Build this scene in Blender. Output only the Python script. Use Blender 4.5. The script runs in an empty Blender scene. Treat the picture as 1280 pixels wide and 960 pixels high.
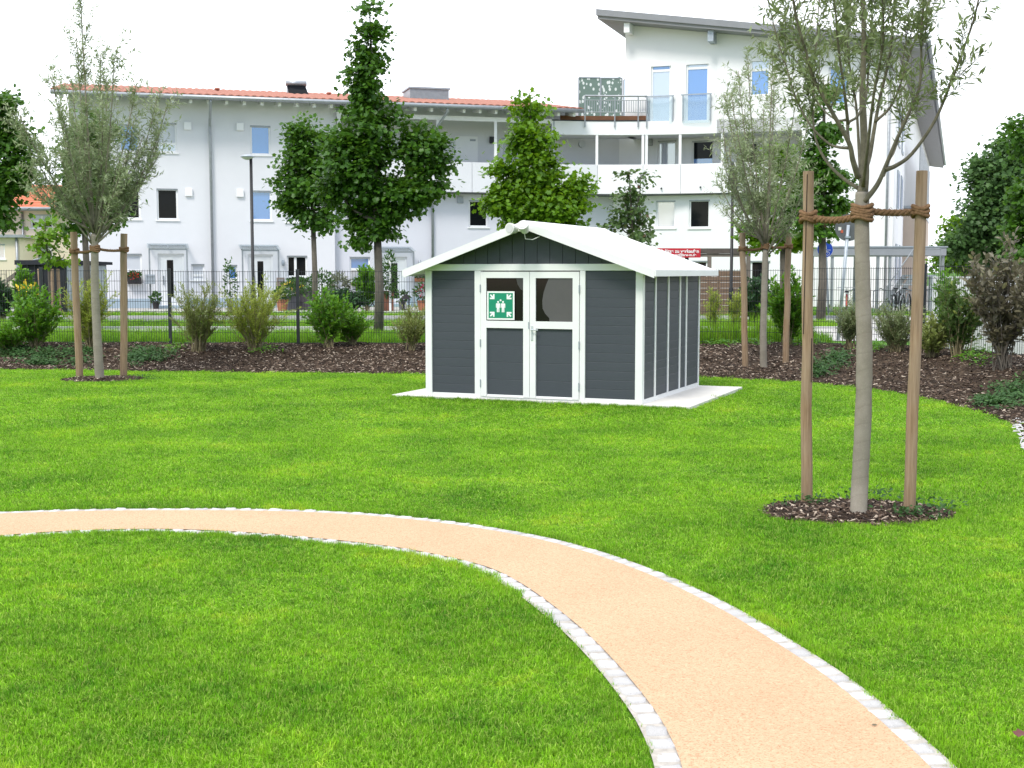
import bpy, bmesh, math, random
import numpy as np
from mathutils import Vector, Matrix

random.seed(7)
rng = np.random.default_rng(11)
sc = bpy.context.scene
R = math.radians

# ------------------------------------------------------------------ camera
F = 1600.0                       # focal length in photo pixels (1280 wide)
CAMZ = 1.7
PITCH = math.atan(140.0 / F)     # horizon lies 140 px above the centre
cd = bpy.data.cameras.new('camera')
cam = bpy.data.objects.new('camera', cd)
sc.collection.objects.link(cam)
cam.location = (0, 0, CAMZ)
cam.rotation_euler = (R(90) - PITCH, 0, 0)
cd.sensor_width = 36.0
cd.lens = 36.0 * F / 1280.0
cd.clip_start = 0.1
cd.clip_end = 3000
sc.camera = cam

# ------------------------------------------------------------------ world: bright overcast, blue gaps behind the viewer
SUN_EL, SUN_AZ = R(52), R(205)   # azimuth clockwise from +Y
w = bpy.data.worlds.new('World')
sc.world = w
w.use_nodes = True
nt = w.node_tree
nt.nodes.clear()
N = nt.nodes.new
out = N('ShaderNodeOutputWorld')
bg = N('ShaderNodeBackground')
bg.inputs['Strength'].default_value = 0.1
sky = N('ShaderNodeTexSky')
sky.sky_type = 'NISHITA'
sky.sun_disc = False
sky.sun_elevation = SUN_EL
sky.sun_rotation = SUN_AZ
sky.air_density = 1.0
tc = N('ShaderNodeTexCoord')
noi = N('ShaderNodeTexNoise')
noi.inputs['Scale'].default_value = 2.2
noi.inputs['Detail'].default_value = 5
nt.links.new(tc.outputs['Generated'], noi.inputs['Vector'])
sep = N('ShaderNodeSeparateXYZ')
nt.links.new(tc.outputs['Generated'], sep.inputs[0])
m1 = N('ShaderNodeMath'); m1.operation = 'MULTIPLY_ADD'      # cloud cover grows towards +Y
nt.links.new(sep.outputs['Y'], m1.inputs[0]); m1.inputs[1].default_value = 0.9; m1.inputs[2].default_value = 0.28
m2 = N('ShaderNodeMath'); m2.operation = 'ADD'
nt.links.new(m1.outputs[0], m2.inputs[0]); nt.links.new(noi.outputs['Fac'], m2.inputs[1])
mr = N('ShaderNodeMapRange'); mr.inputs['From Min'].default_value = 0.15; mr.inputs['From Max'].default_value = 0.55
nt.links.new(m2.outputs[0], mr.inputs['Value'])
mx = N('ShaderNodeMix'); mx.data_type = 'RGBA'
nt.links.new(mr.outputs[0], mx.inputs['Factor'])
nt.links.new(sky.outputs[0], mx.inputs[6])
mx.inputs[7].default_value = (10.2, 10.6, 11.4, 1)
nt.links.new(mx.outputs[2], bg.inputs['Color'])
nt.links.new(bg.outputs[0], out.inputs['Surface'])

sd = bpy.data.lights.new('sun', 'SUN')
sd.energy = 1.5
sd.angle = R(16)
sd.color = (1.0, 0.95, 0.88)
sun = bpy.data.objects.new('sun', sd)
sc.collection.objects.link(sun)
dirv = Vector((math.sin(SUN_AZ) * math.cos(SUN_EL), math.cos(SUN_AZ) * math.cos(SUN_EL), math.sin(SUN_EL)))
sun.rotation_euler = dirv.to_track_quat('Z', 'Y').to_euler()
sun.location = (0, -10, 30)

vs = sc.view_settings
vs.view_transform = 'Standard'
vs.look = 'None'
vs.exposure = 0.92
vs.gamma = 1.0
vs.use_curve_mapping = False
cy = sc.cycles
cy.max_bounces = 6
cy.diffuse_bounces = 3
cy.glossy_bounces = 3
cy.transmission_bounces = 4
cy.transparent_max_bounces = 8
cy.use_denoising = True
try:
    cy.denoiser = 'OPENIMAGEDENOISE'
    cy.denoising_prefilter = 'NONE'
except Exception:
    pass

# ------------------------------------------------------------------ pixel -> world helpers
CP, SP = math.cos(PITCH), math.sin(PITCH)
def ray(px, py):
    a, b = (px - 640) / F, (480 - py) / F
    return Vector((a, CP + SP * b, -SP + CP * b))
def at(px, py, Y):
    d = ray(px, py)
    return Vector((d.x * Y / d.y, Y, CAMZ + d.z * Y / d.y))
def G(px, py, z=0.0):
    d = ray(px, py)
    s = (z - CAMZ) / d.z
    return Vector((d.x * s, d.y * s, z))
class Plane:
    """vertical plane through (x, y), local x axis turned by ang (radians)"""
    def __init__(s, x, y, ang):
        s.o = (x, y); s.ang = ang
        s.c, s.s = math.cos(ang), math.sin(ang)
    def hit(s, px, py=340, off=0.0):
        d = ray(px, py)
        ox, oy = s.o[0] - s.s * off, s.o[1] + s.c * off
        # ray k*(dx,dy) = o + u*(c,s)
        det = d.x * (-s.s) + s.c * d.y
        k = (ox * (-s.s) + s.c * oy) / det
        u = ((k * d.x - ox) * s.c + (k * d.y - oy) * s.s)
        return u, CAMZ + k * d.z
    def u(s, px, off=0.0): return s.hit(px, 340, off)[0]
    def pt(s, u, off=0.0, z=0.0):
        return Vector((s.o[0] + u * s.c - s.s * off, s.o[1] + u * s.s + s.c * off, z))

# ------------------------------------------------------------------ materials
def nodes(name):
    m = bpy.data.materials.new(name)
    m.use_nodes = True
    t = m.node_tree
    t.nodes.clear()
    o = t.nodes.new('ShaderNodeOutputMaterial')
    return m, t, o
def c4(c): return (c[0], c[1], c[2], 1)
def mixrgb(t, fac, a, b):
    x = t.nodes.new('ShaderNodeMix'); x.data_type = 'RGBA'
    if isinstance(fac, (int, float)): x.inputs['Factor'].default_value = fac
    else: t.links.new(fac, x.inputs['Factor'])
    for i, v in ((6, a), (7, b)):
        if isinstance(v, (tuple, list)): x.inputs[i].default_value = c4(v)
        else: t.links.new(v, x.inputs[i])
    return x.outputs[2]
def noise(t, scale, detail=4, rough=.55, vec=None, coords='Object'):
    n = t.nodes.new('ShaderNodeTexNoise')
    n.inputs['Scale'].default_value = scale
    n.inputs['Detail'].default_value = detail
    n.inputs['Roughness'].default_value = rough
    if vec is None:
        c = t.nodes.new('ShaderNodeTexCoord')
        vec = c.outputs[coords]
    t.links.new(vec, n.inputs['Vector'])
    return n.outputs['Fac']
def ramp(t, fac, stops, interp='LINEAR'):
    r = t.nodes.new('ShaderNodeValToRGB')
    r.color_ramp.interpolation = interp
    e = r.color_ramp.elements
    while len(e) < len(stops): e.new(0.5)
    for k, (p, c) in enumerate(stops):
        e[k].position = p
        e[k].color = c4(c) if isinstance(c, (tuple, list)) else (c, c, c, 1)
    t.links.new(fac, r.inputs[0])
    return r.outputs[0]
def mapping(t, scale=(1, 1, 1), coords='Object'):
    c = t.nodes.new('ShaderNodeTexCoord')
    mp = t.nodes.new('ShaderNodeMapping')
    mp.inputs['Scale'].default_value = scale
    t.links.new(c.outputs[coords], mp.inputs['Vector'])
    return mp.outputs[0]
def bump(t, h, strength, dist=0.01):
    b = t.nodes.new('ShaderNodeBump')
    b.inputs['Strength'].default_value = strength
    b.inputs['Distance'].default_value = dist
    t.links.new(h, b.inputs['Height'])
    return b.outputs[0]
def principled(t, o, col, rough=.6, spec=.4, metal=0, nrm=None):
    p = t.nodes.new('ShaderNodeBsdfPrincipled')
    if isinstance(col, (tuple, list)): p.inputs['Base Color'].default_value = c4(col)
    else: t.links.new(col, p.inputs['Base Color'])
    if isinstance(rough, (int, float)): p.inputs['Roughness'].default_value = rough
    else: t.links.new(rough, p.inputs['Roughness'])
    p.inputs['Specular IOR Level'].default_value = spec
    p.inputs['Metallic'].default_value = metal
    if nrm is not None: t.links.new(nrm, p.inputs['Normal'])
    t.links.new(p.outputs[0], o.inputs['Surface'])
    return p
MATS = {}
def M(name, col, rough=.6, var=.08, scale=4.0, bmp=0.0, bscale=60., spec=.4, metal=0, stretch=(1, 1, 1), tint=None):
    """painted / mineral surface with soft blotches and fine relief"""
    if name in MATS: return MATS[name]
    m, t, o = nodes(name)
    v = mapping(t, stretch)
    f = noise(t, scale, 5, .6, v)
    hi = tuple(min(1, c * (1 + var)) for c in col)
    lo = tint if tint else tuple(c * (1 - var) for c in col)
    col_o = ramp(t, f, [(.3, lo), (.7, hi)])
    nrm = None
    if bmp: nrm = bump(t, noise(t, bscale, 3, .6, v), bmp, .01)
    principled(t, o, col_o, rough, spec, metal, nrm)
    MATS[name] = m
    return m
def leafmat(name, c1, c2, c3=None, trans=.3, rough=.5, nscale=.8):
    """foliage: every leaf its own tone, a soft drift over the crown, light through the blade"""
    m, t, o = nodes(name)
    g = t.nodes.new('ShaderNodeNewGeometry')
    stops = [(0.0, c1), (.55, tuple((a + b) / 2 for a, b in zip(c1, c2))), (.92, c2), (1.0, c3 or c2)]
    col = ramp(t, g.outputs['Random Per Island'], stops)
    f = noise(t, nscale, 3, .6)
    col = mixrgb(t, ramp(t, f, [(.35, 0.0), (.65, .55)]), col, c2)
    p = t.nodes.new('ShaderNodeBsdfPrincipled')
    t.links.new(col, p.inputs['Base Color'])
    p.inputs['Roughness'].default_value = rough
    p.inputs['Specular IOR Level'].default_value = .35
    tr = t.nodes.new('ShaderNodeBsdfTranslucent')
    hs = t.nodes.new('ShaderNodeHueSaturation')
    hs.inputs['Hue'].default_value = .48
    hs.inputs['Value'].default_value = 1.5
    t.links.new(col, hs.inputs['Color'])
    t.links.new(hs.outputs[0], tr.inputs['Color'])
    ms = t.nodes.new('ShaderNodeMixShader')
    ms.inputs[0].default_value = trans
    t.links.new(p.outputs[0], ms.inputs[1]); t.links.new(tr.outputs[0], ms.inputs[2])
    t.links.new(ms.outputs[0], o.inputs['Surface'])
    return m
def glass_pane(name, col, refl=.5, rough=.03, rcol=(1, 1, 1)):
    """window glass over a dark or curtained room, or painted sky blue: body tone plus a mirror share"""
    m, t, o = nodes(name)
    d = t.nodes.new('ShaderNodeBsdfDiffuse'); d.inputs['Color'].default_value = c4(col)
    g = t.nodes.new('ShaderNodeBsdfGlossy'); g.inputs['Roughness'].default_value = rough
    g.inputs['Color'].default_value = c4(rcol)
    ms = t.nodes.new('ShaderNodeMixShader'); ms.inputs[0].default_value = refl
    t.links.new(d.outputs[0], ms.inputs[1]); t.links.new(g.outputs[0], ms.inputs[2])
    t.links.new(ms.outputs[0], o.inputs['Surface'])
    return m
def clear_glass(name, tint, alpha=.25):
    m, t, o = nodes(name)
    tr = t.nodes.new('ShaderNodeBsdfTransparent'); tr.inputs['Color'].default_value = c4(tint)
    g = t.nodes.new('ShaderNodeBsdfGlossy'); g.inputs['Roughness'].default_value = .05
    ms = t.nodes.new('ShaderNodeMixShader'); ms.inputs[0].default_value = alpha
    t.links.new(tr.outputs[0], ms.inputs[1]); t.links.new(g.outputs[0], ms.inputs[2])
    t.links.new(ms.outputs[0], o.inputs['Surface'])
    return m

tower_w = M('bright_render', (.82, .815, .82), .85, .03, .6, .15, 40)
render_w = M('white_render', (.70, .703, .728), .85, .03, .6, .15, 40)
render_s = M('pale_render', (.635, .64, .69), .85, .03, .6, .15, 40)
upvc = M('white_frame', (.84, .84, .84), .4, .02)
white_pvc = M('white_vinyl', (.76, .76, .755), .45, .03, 3, .05, 30, .4)
zinc = M('zinc', (.33, .35, .37), .45, .12, 6, 0, 60, .5, .6)
grey_soffit = M('grey_soffit', (.15, .15, .155), .8, .06, 2)
dark_steel = M('anthracite_steel', (.022, .026, .030), .5, .2, 8)
pole_black = M('black_steel', (.012, .013, .015), .45, .2, 8)
galv = M('galvanised', (.36, .40, .44), .5, .1, 8, 0, 60, .5, .4)
pane_blue = glass_pane('pane_blue', (.075, .21, .52), .28, .05, (.75, .85, 1))  # blue body tone paints in the reflected sky
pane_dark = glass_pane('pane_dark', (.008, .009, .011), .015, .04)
pane_pale = glass_pane('pane_pale', (.42, .47, .58), .35, .05)
shutter = M('roller_shutter', (.60, .62, .66), .6, .03, 3)
clear = clear_glass('clear_glass', (.93, .965, .975), .16)
plinth_m = M('plinth', (.36, .45, .52), .9, .06, 2)

# ------------------------------------------------------------------ mesh builders
def link(o, parent=None):
    sc.collection.objects.link(o)
    if parent is not None: o.parent = parent
    return o
def to_local(V, parent):
    if parent is None: return V
    while parent.parent is not None: parent = parent.parent      # parts carry no transform of their own
    loc = np.array(parent.location[:])
    a = -parent.rotation_euler[2]
    V = np.asarray(V, dtype=float) - loc
    c, s = math.cos(a), math.sin(a)
    return np.stack([V[:, 0] * c - V[:, 1] * s, V[:, 0] * s + V[:, 1] * c, V[:, 2]], 1)
def np_mesh(name, V, Fq, mat, parent=None, world=False, smooth=False):
    """mesh from arrays: V (n,3), Fq (m,k) or list of such arrays"""
    V = np.asarray(V, dtype=np.float32)
    if world and parent is not None: V = to_local(V, parent).astype(np.float32)
    groups = Fq if isinstance(Fq, list) else [Fq]
    me = bpy.data.meshes.new(name)
    me.vertices.add(len(V)); me.vertices.foreach_set('co', V.ravel())
    loops = np.concatenate([g.ravel() for g in groups]).astype(np.int32)
    sizes = np.concatenate([np.full(len(g), g.shape[1]) for g in groups]).astype(np.int32)
    starts = np.concatenate([[0], np.cumsum(sizes)[:-1]]).astype(np.int32)
    me.loops.add(len(loops)); me.loops.foreach_set('vertex_index', loops)
    me.polygons.add(len(sizes)); me.polygons.foreach_set('loop_start', starts)
    me.polygons.foreach_set('loop_total', sizes)
    if smooth: me.polygons.foreach_set('use_smooth', np.ones(len(sizes), dtype=bool))
    me.update(calc_edges=True)
    me.materials.append(mat)
    return link(bpy.data.objects.new(name, me), parent)

class MB:
    def __init__(s): s.v = []; s.f = []
    def add(s, vs, fs):
        b = len(s.v); s.v += [tuple(v) for v in vs]; s.f += [tuple(b + i for i in f) for f in fs]; return s
    def box(s, x0, x1, y0, y1, z0, z1):
        return s.add([(x0, y0, z0), (x1, y0, z0), (x1, y1, z0), (x0, y1, z0), (x0, y0, z1), (x1, y0, z1), (x1, y1, z1), (x0, y1, z1)],
                     [(0, 3, 2, 1), (4, 5, 6, 7), (0, 1, 5, 4), (1, 2, 6, 5), (2, 3, 7, 6), (3, 0, 4, 7)])
    def bar(s, a, b, w, h, up=(0, 0, 1)):
        """square bar from a to b, w across, h along up"""
        a, b = Vector(a), Vector(b); d = (b - a).normalized()
        u = Vector(up); side = d.cross(u)
        if side.length < 1e-4: side = d.cross(Vector((1, 0, 0)))
        side.normalize(); u = side.cross(d).normalized()
        p = []
        for q in (a, b):
            for sx, sz in ((-1, -1), (1, -1), (1, 1), (-1, 1)): p.append(q + side * (sx * w / 2) + u * (sz * h / 2))
        return s.add(p, [(3, 2, 1, 0), (4, 5, 6, 7), (0, 1, 5, 4), (1, 2, 6, 5), (2, 3, 7, 6), (3, 0, 4, 7)])
    def tube(s, pts, rad, n=8, cap=True):
        pts = [Vector(p) for p in pts]
        if not isinstance(rad, (list, tuple)): rad = [rad] * len(pts)
        b = len(s.v); prev = None
        for i, p in enumerate(pts):
            d = (pts[min(i + 1, len(pts) - 1)] - pts[max(i - 1, 0)])
            d = d.normalized() if d.length > 1e-9 else Vector((0, 0, 1))
            if prev is None:
                ref = Vector((1, 0, 0)) if abs(d.x) < .9 else Vector((0, 1, 0))
                x = (ref - d * ref.dot(d)).normalized()
            else:
                x = prev - d * prev.dot(d)
                x = x.normalized() if x.length > 1e-6 else d.orthogonal().normalized()
            prev = x; y = d.cross(x)
            for k in range(n):
                a = 2 * math.pi * k / n
                s.v.append(tuple(p + (x * math.cos(a) + y * math.sin(a)) * rad[i]))
        for i in range(len(pts) - 1):
            for k in range(n):
                s.f.append((b + i * n + k, b + i * n + (k + 1) % n, b + (i + 1) * n + (k + 1) % n, b + (i + 1) * n + k))
        if cap:
            s.f.append(tuple(b + k for k in range(n))[::-1])
            s.f.append(tuple(b + (len(pts) - 1) * n + k for k in range(n)))
        return s
    def prism(s, poly, y0, y1):
        """polygon in x-z extruded along y"""
        n = len(poly)
        vs = [(x, y0, z) for x, z in poly] + [(x, y1, z) for x, z in poly]
        fs = [tuple(range(n)), tuple(range(n, 2 * n))[::-1]] + [(i, n + i, n + (i + 1) % n, (i + 1) % n) for i in range(n)]
        return s.add(vs, fs)
    def prism_x(s, poly, x0, x1):
        """polygon in y-z extruded along x"""
        n = len(poly)
        vs = [(x0, y, z) for y, z in poly] + [(x1, y, z) for y, z in poly]
        fs = [tuple(range(n))[::-1], tuple(range(n, 2 * n))] + [((i + 1) % n, n + (i + 1) % n, n + i, i) for i in range(n)]
        return s.add(vs, fs)
    def prism_z(s, poly, z0, z1):
        n = len(poly)
        vs = [(p[0], p[1], z0) for p in poly] + [(p[0], p[1], z1) for p in poly]
        fs = [tuple(range(n))[::-1], tuple(range(n, 2 * n))] + [(i, (i + 1) % n, n + (i + 1) % n, n + i) for i in range(n)]
        return s.add(vs, fs)
    def lathe(s, prof, c=(0, 0, 0), n=20):
        b = len(s.v)
        for r, z in prof:
            for k in range(n):
                a = 2 * math.pi * k / n
                s.v.append((c[0] + r * math.cos(a), c[1] + r * math.sin(a), c[2] + z))
        for i in range(len(prof) - 1):
            for k in range(n):
                s.f.append((b + i * n + k, b + i * n + (k + 1) % n, b + (i + 1) * n + (k + 1) % n, b + (i + 1) * n + k))
        return s
    def disc_y(s, c, r, y0, y1, n=28):
        """round plate facing -y"""
        return s.prism([(c[0] + r * math.cos(2 * math.pi * k / n), c[1] + r * math.sin(2 * math.pi * k / n)) for k in range(n)], y0, y1)
    def build(s, name, mat, parent=None, world=False, smooth=False, bevel=0):
        me = bpy.data.meshes.new(name)
        V = s.v
        if world and parent is not None: V = [tuple(r) for r in to_local(np.array(V), parent)]
        me.from_pydata(V, [], s.f)
        bm = bmesh.new(); bm.from_mesh(me)
        bmesh.ops.recalc_face_normals(bm, faces=bm.faces[:])
        bm.to_mesh(me); bm.free()
        if smooth:
            for p in me.polygons: p.use_smooth = True
        me.materials.append(mat)
        o = link(bpy.data.objects.new(name, me), parent)
        if bevel:
            b = o.modifiers.new('edge', 'BEVEL'); b.width = bevel; b.segments = 2; b.limit_method = 'ANGLE'; b.angle_limit = R(40)
        return o
def bx(*a): return MB().box(*a)

def tag(o, label=None, cat=None, group=None, kind=None):
    if label: o['label'] = label
    if cat: o['category'] = cat
    if group: o['group'] = group
    if kind: o['kind'] = kind
    return o
def thing(name, label, cat, loc=(0, 0, 0), rotz=0.0, group=None):
    o = bpy.data.objects.new(name, None)
    o.empty_display_size = .2
    sc.collection.objects.link(o)
    o.location = loc; o.rotation_euler = (0, 0, rotz)
    return tag(o, label, cat, group)
def dup(root, loc, rotz, label=None, group=None):
    r = root.copy(); sc.collection.objects.link(r)
    r.location = loc; r.rotation_euler = (0, 0, rotz)
    if label: r['label'] = label
    if group: r['group'] = group
    for ch in list(root.children):
        c = ch.copy(); sc.collection.objects.link(c); c.parent = r
        for g in list(ch.children):
            d = g.copy(); sc.collection.objects.link(d); d.parent = c
    return r
def smooth_line(pts, step=.1):
    """Catmull-Rom through 2-D points, evenly resampled"""
    P = [np.array(p[:2], dtype=float) for p in pts]
    P = [2 * P[0] - P[1]] + P + [2 * P[-1] - P[-2]]
    o = []
    for i in range(1, len(P) - 2):
        for t in np.linspace(0, 1, 24, endpoint=False):
            a, b, c, d = P[i - 1], P[i], P[i + 1], P[i + 2]
            o.append(.5 * ((2 * b) + (-a + c) * t + (2 * a - 5 * b + 4 * c - d) * t * t + (-a + 3 * b - 3 * c + d) * t ** 3))
    o.append(P[-2]); o = np.array(o)
    L = np.concatenate([[0], np.cumsum(np.linalg.norm(np.diff(o, axis=0), axis=1))])
    s = np.arange(0, L[-1], step)
    return np.stack([np.interp(s, L, o[:, 0]), np.interp(s, L, o[:, 1])], 1)
def offset(line, d):
    t = np.gradient(line, axis=0); t /= np.linalg.norm(t, axis=1)[:, None]
    return line + np.stack([-t[:, 1], t[:, 0]], 1) * d
def inside(P, poly):
    x, y = P[:, 0], P[:, 1]; r = np.zeros(len(P), bool); n = len(poly)
    for i in range(n):
        x0, y0 = poly[i][:2]; x1, y1 = poly[(i + 1) % n][:2]
        if y0 == y1: continue
        c = ((y0 > y) != (y1 > y)) & (x < (x1 - x0) * (y - y0) / (y1 - y0) + x0)
        r ^= c
    return r

# leaves: templates in (along, across, up)
T_MAPLE = (np.array([(0, 0, 0), (.05, .36, .03), (.42, .30, .05), (.55, .52, .06), (1, 0, -.05), (.55, -.52, .06), (.42, -.30, .05), (.05, -.36, .03)]),
           np.array([(0, 1, 2, 4), (0, 4, 6, 7)]), np.array([(2, 3, 4), (4, 5, 6)]))
T_OVAL = (np.array([(0, 0, 0), (.35, .26, .05), (.75, .18, .02), (1, 0, -.06), (.75, -.18, .02), (.35, -.26, .05)]),
          np.array([(0, 1, 2, 3), (0, 3, 4, 5)]), None)
T_WILLOW = (np.array([(0, 0, 0), (.4, .12, .03), (1, 0, -.08), (.4, -.12, .03), (.4, 0, -.01)]),
            None, np.array([(0, 1, 4), (1, 2, 4), (2, 3, 4), (3, 0, 4)]))
def unit(A): return A / np.maximum(np.linalg.norm(A, axis=1), 1e-9)[:, None]
def leaves(name, P, D, Nn, L, tmpl, mat, parent, world=True):
    P, D, Nn = np.asarray(P), unit(np.asarray(D)), np.asarray(Nn)
    Nn = unit(Nn - D * np.sum(Nn * D, 1)[:, None] + 1e-6)
    S = np.cross(D, Nn)
    T, q, t3 = tmpl
    n, k = len(P), len(T)
    L = np.asarray(L)[:, None, None]
    V = P[:, None, :] + L * (T[None, :, 0:1] * D[:, None] + T[None, :, 1:2] * S[:, None] + T[None, :, 2:3] * Nn[:, None])
    base = (np.arange(n) * k)[:, None, None]
    gs = [(base + f[None]).reshape(-1, f.shape[1]) for f in (q, t3) if f is not None]
    return np_mesh(name, V.reshape(-1, 3), gs, mat, parent, world)
def bezier(a, b, c, n=10):
    return [a * (1 - t) ** 2 + b * 2 * t * (1 - t) + c * t * t for t in np.linspace(0, 1, n)]

# ================================================================== GROUND
GZ = .27                                        # level of the street side
fence_pts = [(-14, 25.3), (-10, 25.3), (-5, 25.25), (0, 25.2), (4.2, 25.15), (5.4, 24.6), (6.4, 23.7), (7.3, 22.2), (8.3, 19.8), (9.4, 17.2), (10.6, 14), (11.5, 10.5), (12, 6), (12, 1), (12, -3)]
edge_px = [(-200, 460), (0, 461), (150, 463), (300, 465), (530, 467), (700, 468), (870, 471), (1000, 477), (1100, 487), (1180, 503), (1250, 522), (1278, 545), (1300, 600), (1330, 700)]
fence_line = smooth_line(fence_pts, .1)
edge_line = smooth_line([G(*p) for p in edge_px] + [Vector((2.75, 5.0, 0)), Vector((2.5, 2.0, 0)), Vector((2.6, -2.5, 0))], .1)
def resamp(l, n):
    s = np.concatenate([[0], np.cumsum(np.linalg.norm(np.diff(l, axis=0), axis=1))]); q = np.linspace(0, s[-1], n)
    return np.stack([np.interp(q, s, l[:, 0]), np.interp(q, s, l[:, 1])], 1)
# bank between lawn edge and fence: pair both lines by a common parameter (x on the straight run, then arc length)
NB, NT = 340, 16
def pair(l, xs, n1, n2):
    k = np.argmax(l[:, 0] > xs)
    return np.concatenate([resamp(l[:k + 1], n1), resamp(l[k:], n2 + 1)[1:]])
EL = pair(edge_line, 5.0, 200, NB - 200); FL = pair(fence_line, 5.0, 200, NB - 200)
FL2 = FL + (FL - EL) / np.linalg.norm(FL - EL, axis=1)[:, None] * .35
def bank_pt(s, t):
    """s index 0..NB-1 (float array), t 0..1 -> xyz on the mulch bank"""
    i = np.clip(s.astype(int), 0, NB - 2); f = (s - i)[:, None]
    e = EL[i] * (1 - f) + EL[i + 1] * f; g = FL2[i] * (1 - f) + FL2[i + 1] * f
    p = e * (1 - t[:, None]) + g * t[:, None]
    top = .30 + .09 * np.clip((p[:, 0] - 4.5) / 3, 0, 1)
    sm = np.clip(t * 1.15, 0, 1); sm = sm * sm * (3 - 2 * sm)
    z = -.012 + top * (.25 * np.clip(t * 12, 0, 1) * .35 + .91 * sm) + .02 * np.sin(p[:, 0] * 3.1 + 1.7 * p[:, 1]) * np.sin(p[:, 1] * 4.3) * np.clip(t * 4, 0, 1)
    return np.column_stack([p, z])
def bank_z(x, y):
    """height of the bank (or lawn / street) under a point"""
    d = np.linalg.norm(EL[:, None] * (1 - np.linspace(0, 1, 21)[None, :, None]) + FL2[:, None] * np.linspace(0, 1, 21)[None, :, None] - np.array([x, y]), axis=2)
    i, j = np.unravel_index(np.argmin(d), d.shape)
    return float(bank_pt(np.array([float(min(i, NB - 2))]), np.array([j / 20]))[0, 2])

soil = M('lawn_soil', (.07, .17, .010), .95, .4, 3, .5, 40, .1)
lawn_base = MB().add([(-600, -60, -.02), (600, -60, -.02), (600, 26, -.02), (-600, 26, -.02)], [(0, 1, 2, 3)]).build('lawn_ground', soil)
tag(lawn_base, kind='structure')
street_ground = M('street_grass_ground', (.07, .17, .022), .95, .35, 1.5, .4, 30, .1)
gp = [(-600, 25.4), (-14, 25.4)] + [tuple(p) for p in FL[4::8]] + [(13, -60), (600, -60), (900, 1800), (-900, 1800)]
tag(MB().add([(x, y, GZ) for x, y in gp], [tuple(range(len(gp)))]).build('ground', street_ground), kind='structure')

# mulch bank
def mulch_mat():
    m, t, o = nodes('bark_mulch')
    v = t.nodes.new('ShaderNodeTexVoronoi'); v.inputs['Scale'].default_value = 26
    c = t.nodes.new('ShaderNodeTexCoord'); t.links.new(c.outputs['Object'], v.inputs['Vector'])
    col = ramp(t, v.outputs['Color'], [(0, (.014, .009, .005)), (.5, (.042, .027, .015)), (.85, (.078, .052, .031)), (1, (.14, .10, .065))])
    principled(t, o, col, .9, .2, 0, bump(t, v.outputs['Distance'], .8, .03))
    return m
mulch = mulch_mat()
ss, tt = np.meshgrid(np.arange(NB, dtype=float), np.linspace(0, 1, NT), indexing='ij')
V = bank_pt(ss.ravel(), tt.ravel())
V[:, 2] += rng.normal(0, .007, len(V)) * (tt.ravel() > .02)
ii = np.arange((NB - 1) * (NT - 1)); a = (ii // (NT - 1)) * NT + ii % (NT - 1)
tag(np_mesh('mulch_bed', V, np.stack([a, a + NT, a + NT + 1, a + 1], 1), mulch, smooth=True), kind='structure')

chip_m, t, o = nodes('bark_chip')
g = t.nodes.new('ShaderNodeNewGeometry')
principled(t, o, ramp(t, g.outputs['Random Per Island'], [(0, (.014, .009, .006)), (.5, (.036, .022, .014)), (.76, (.075, .047, .031)), (.88, (.17, .12, .085)), (1, (.50, .42, .33))]), .85, .25)
def chips(name, P, size, mat=chip_m):
    """flat wedge-shaped bark chips lying about, one mesh"""
    n = len(P)
    T = np.array([(-.5, -.16, 0), (.5, -.11, 0), (.5, .13, 0), (-.5, .15, 0), (-.42, -.08, .09), (.45, -.06, .07), (.38, .09, .06), (-.4, .08, .1)])
    Q = np.array([(4, 5, 6, 7), (0, 1, 5, 4), (1, 2, 6, 5), (2, 3, 7, 6), (3, 0, 4, 7)])
    L = size * rng.uniform(.45, 1.35, n); wd = rng.uniform(.5, 1.25, n)
    A = rng.uniform(0, 2 * math.pi, n)
    D = np.column_stack([np.cos(A), np.sin(A), rng.normal(0, .32, n)]); D = unit(D)
    Nn = unit(np.column_stack([rng.normal(0, .4, n), rng.normal(-.1, .4, n), np.ones(n)])); S = unit(np.cross(Nn, D)); U = np.cross(D, S)
    V = P[:, None] + L[:, None, None] * (T[None, :, 0:1] * D[:, None] + T[None, :, 1:2] * S[:, None] * wd[:, None, None] + T[None, :, 2:3] * U[:, None])
    Fq = ((np.arange(n) * 8)[:, None, None] + Q[None]).reshape(-1, 4)
    return tag(np_mesh(name, V.reshape(-1, 3), Fq, mat), kind='stuff')
n = 80000
s_, t_ = rng.uniform(30, NB - 2, n), rng.uniform(.0, .98, n)
P = bank_pt(s_, t_); P[:, 2] += .008
tag(chips('mulch_chips', P, .056), 'brown bark chips spread over the planting bed along the fence', 'mulch')

# ------------------------------------------------------------------ path
outer_px = [(-700, 700), (-400, 658), (-200, 645), (0, 638), (100, 635), (200, 634), (330, 634.5), (430, 638), (520, 645), (600, 655), (680, 669), (740, 684), (790, 700), (840, 719), (890, 742), (940, 768), (1000, 804), (1050, 836), (1100, 873), (1150, 915), (1205, 965), (1265, 1040), (1320, 1140)]
inner_px = [(-600, 760), (-300, 705), (-100, 682), (0, 672), (60, 667.5), (130, 664.5), (210, 664), (300, 668), (400, 676.5), (480, 686), (540, 697), (590, 709.5), (625, 726), (660, 750), (700, 783), (730, 813), (760, 848), (785, 882), (800, 907), (812, 935), (819, 960), (826, 1010), (828, 1100)]
OL = smooth_line([G(*p) for p in outer_px], .05)
IL = smooth_line([G(*p) for p in inner_px], .05)
O2, I2 = offset(OL, -.095), offset(IL, .095)
pm, t, o = nodes('bound_gravel')
f1 = noise(t, 1.3, 4); f2 = noise(t, 130, 2, .6); f3 = noise(t, 60, 3, .7)
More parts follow.
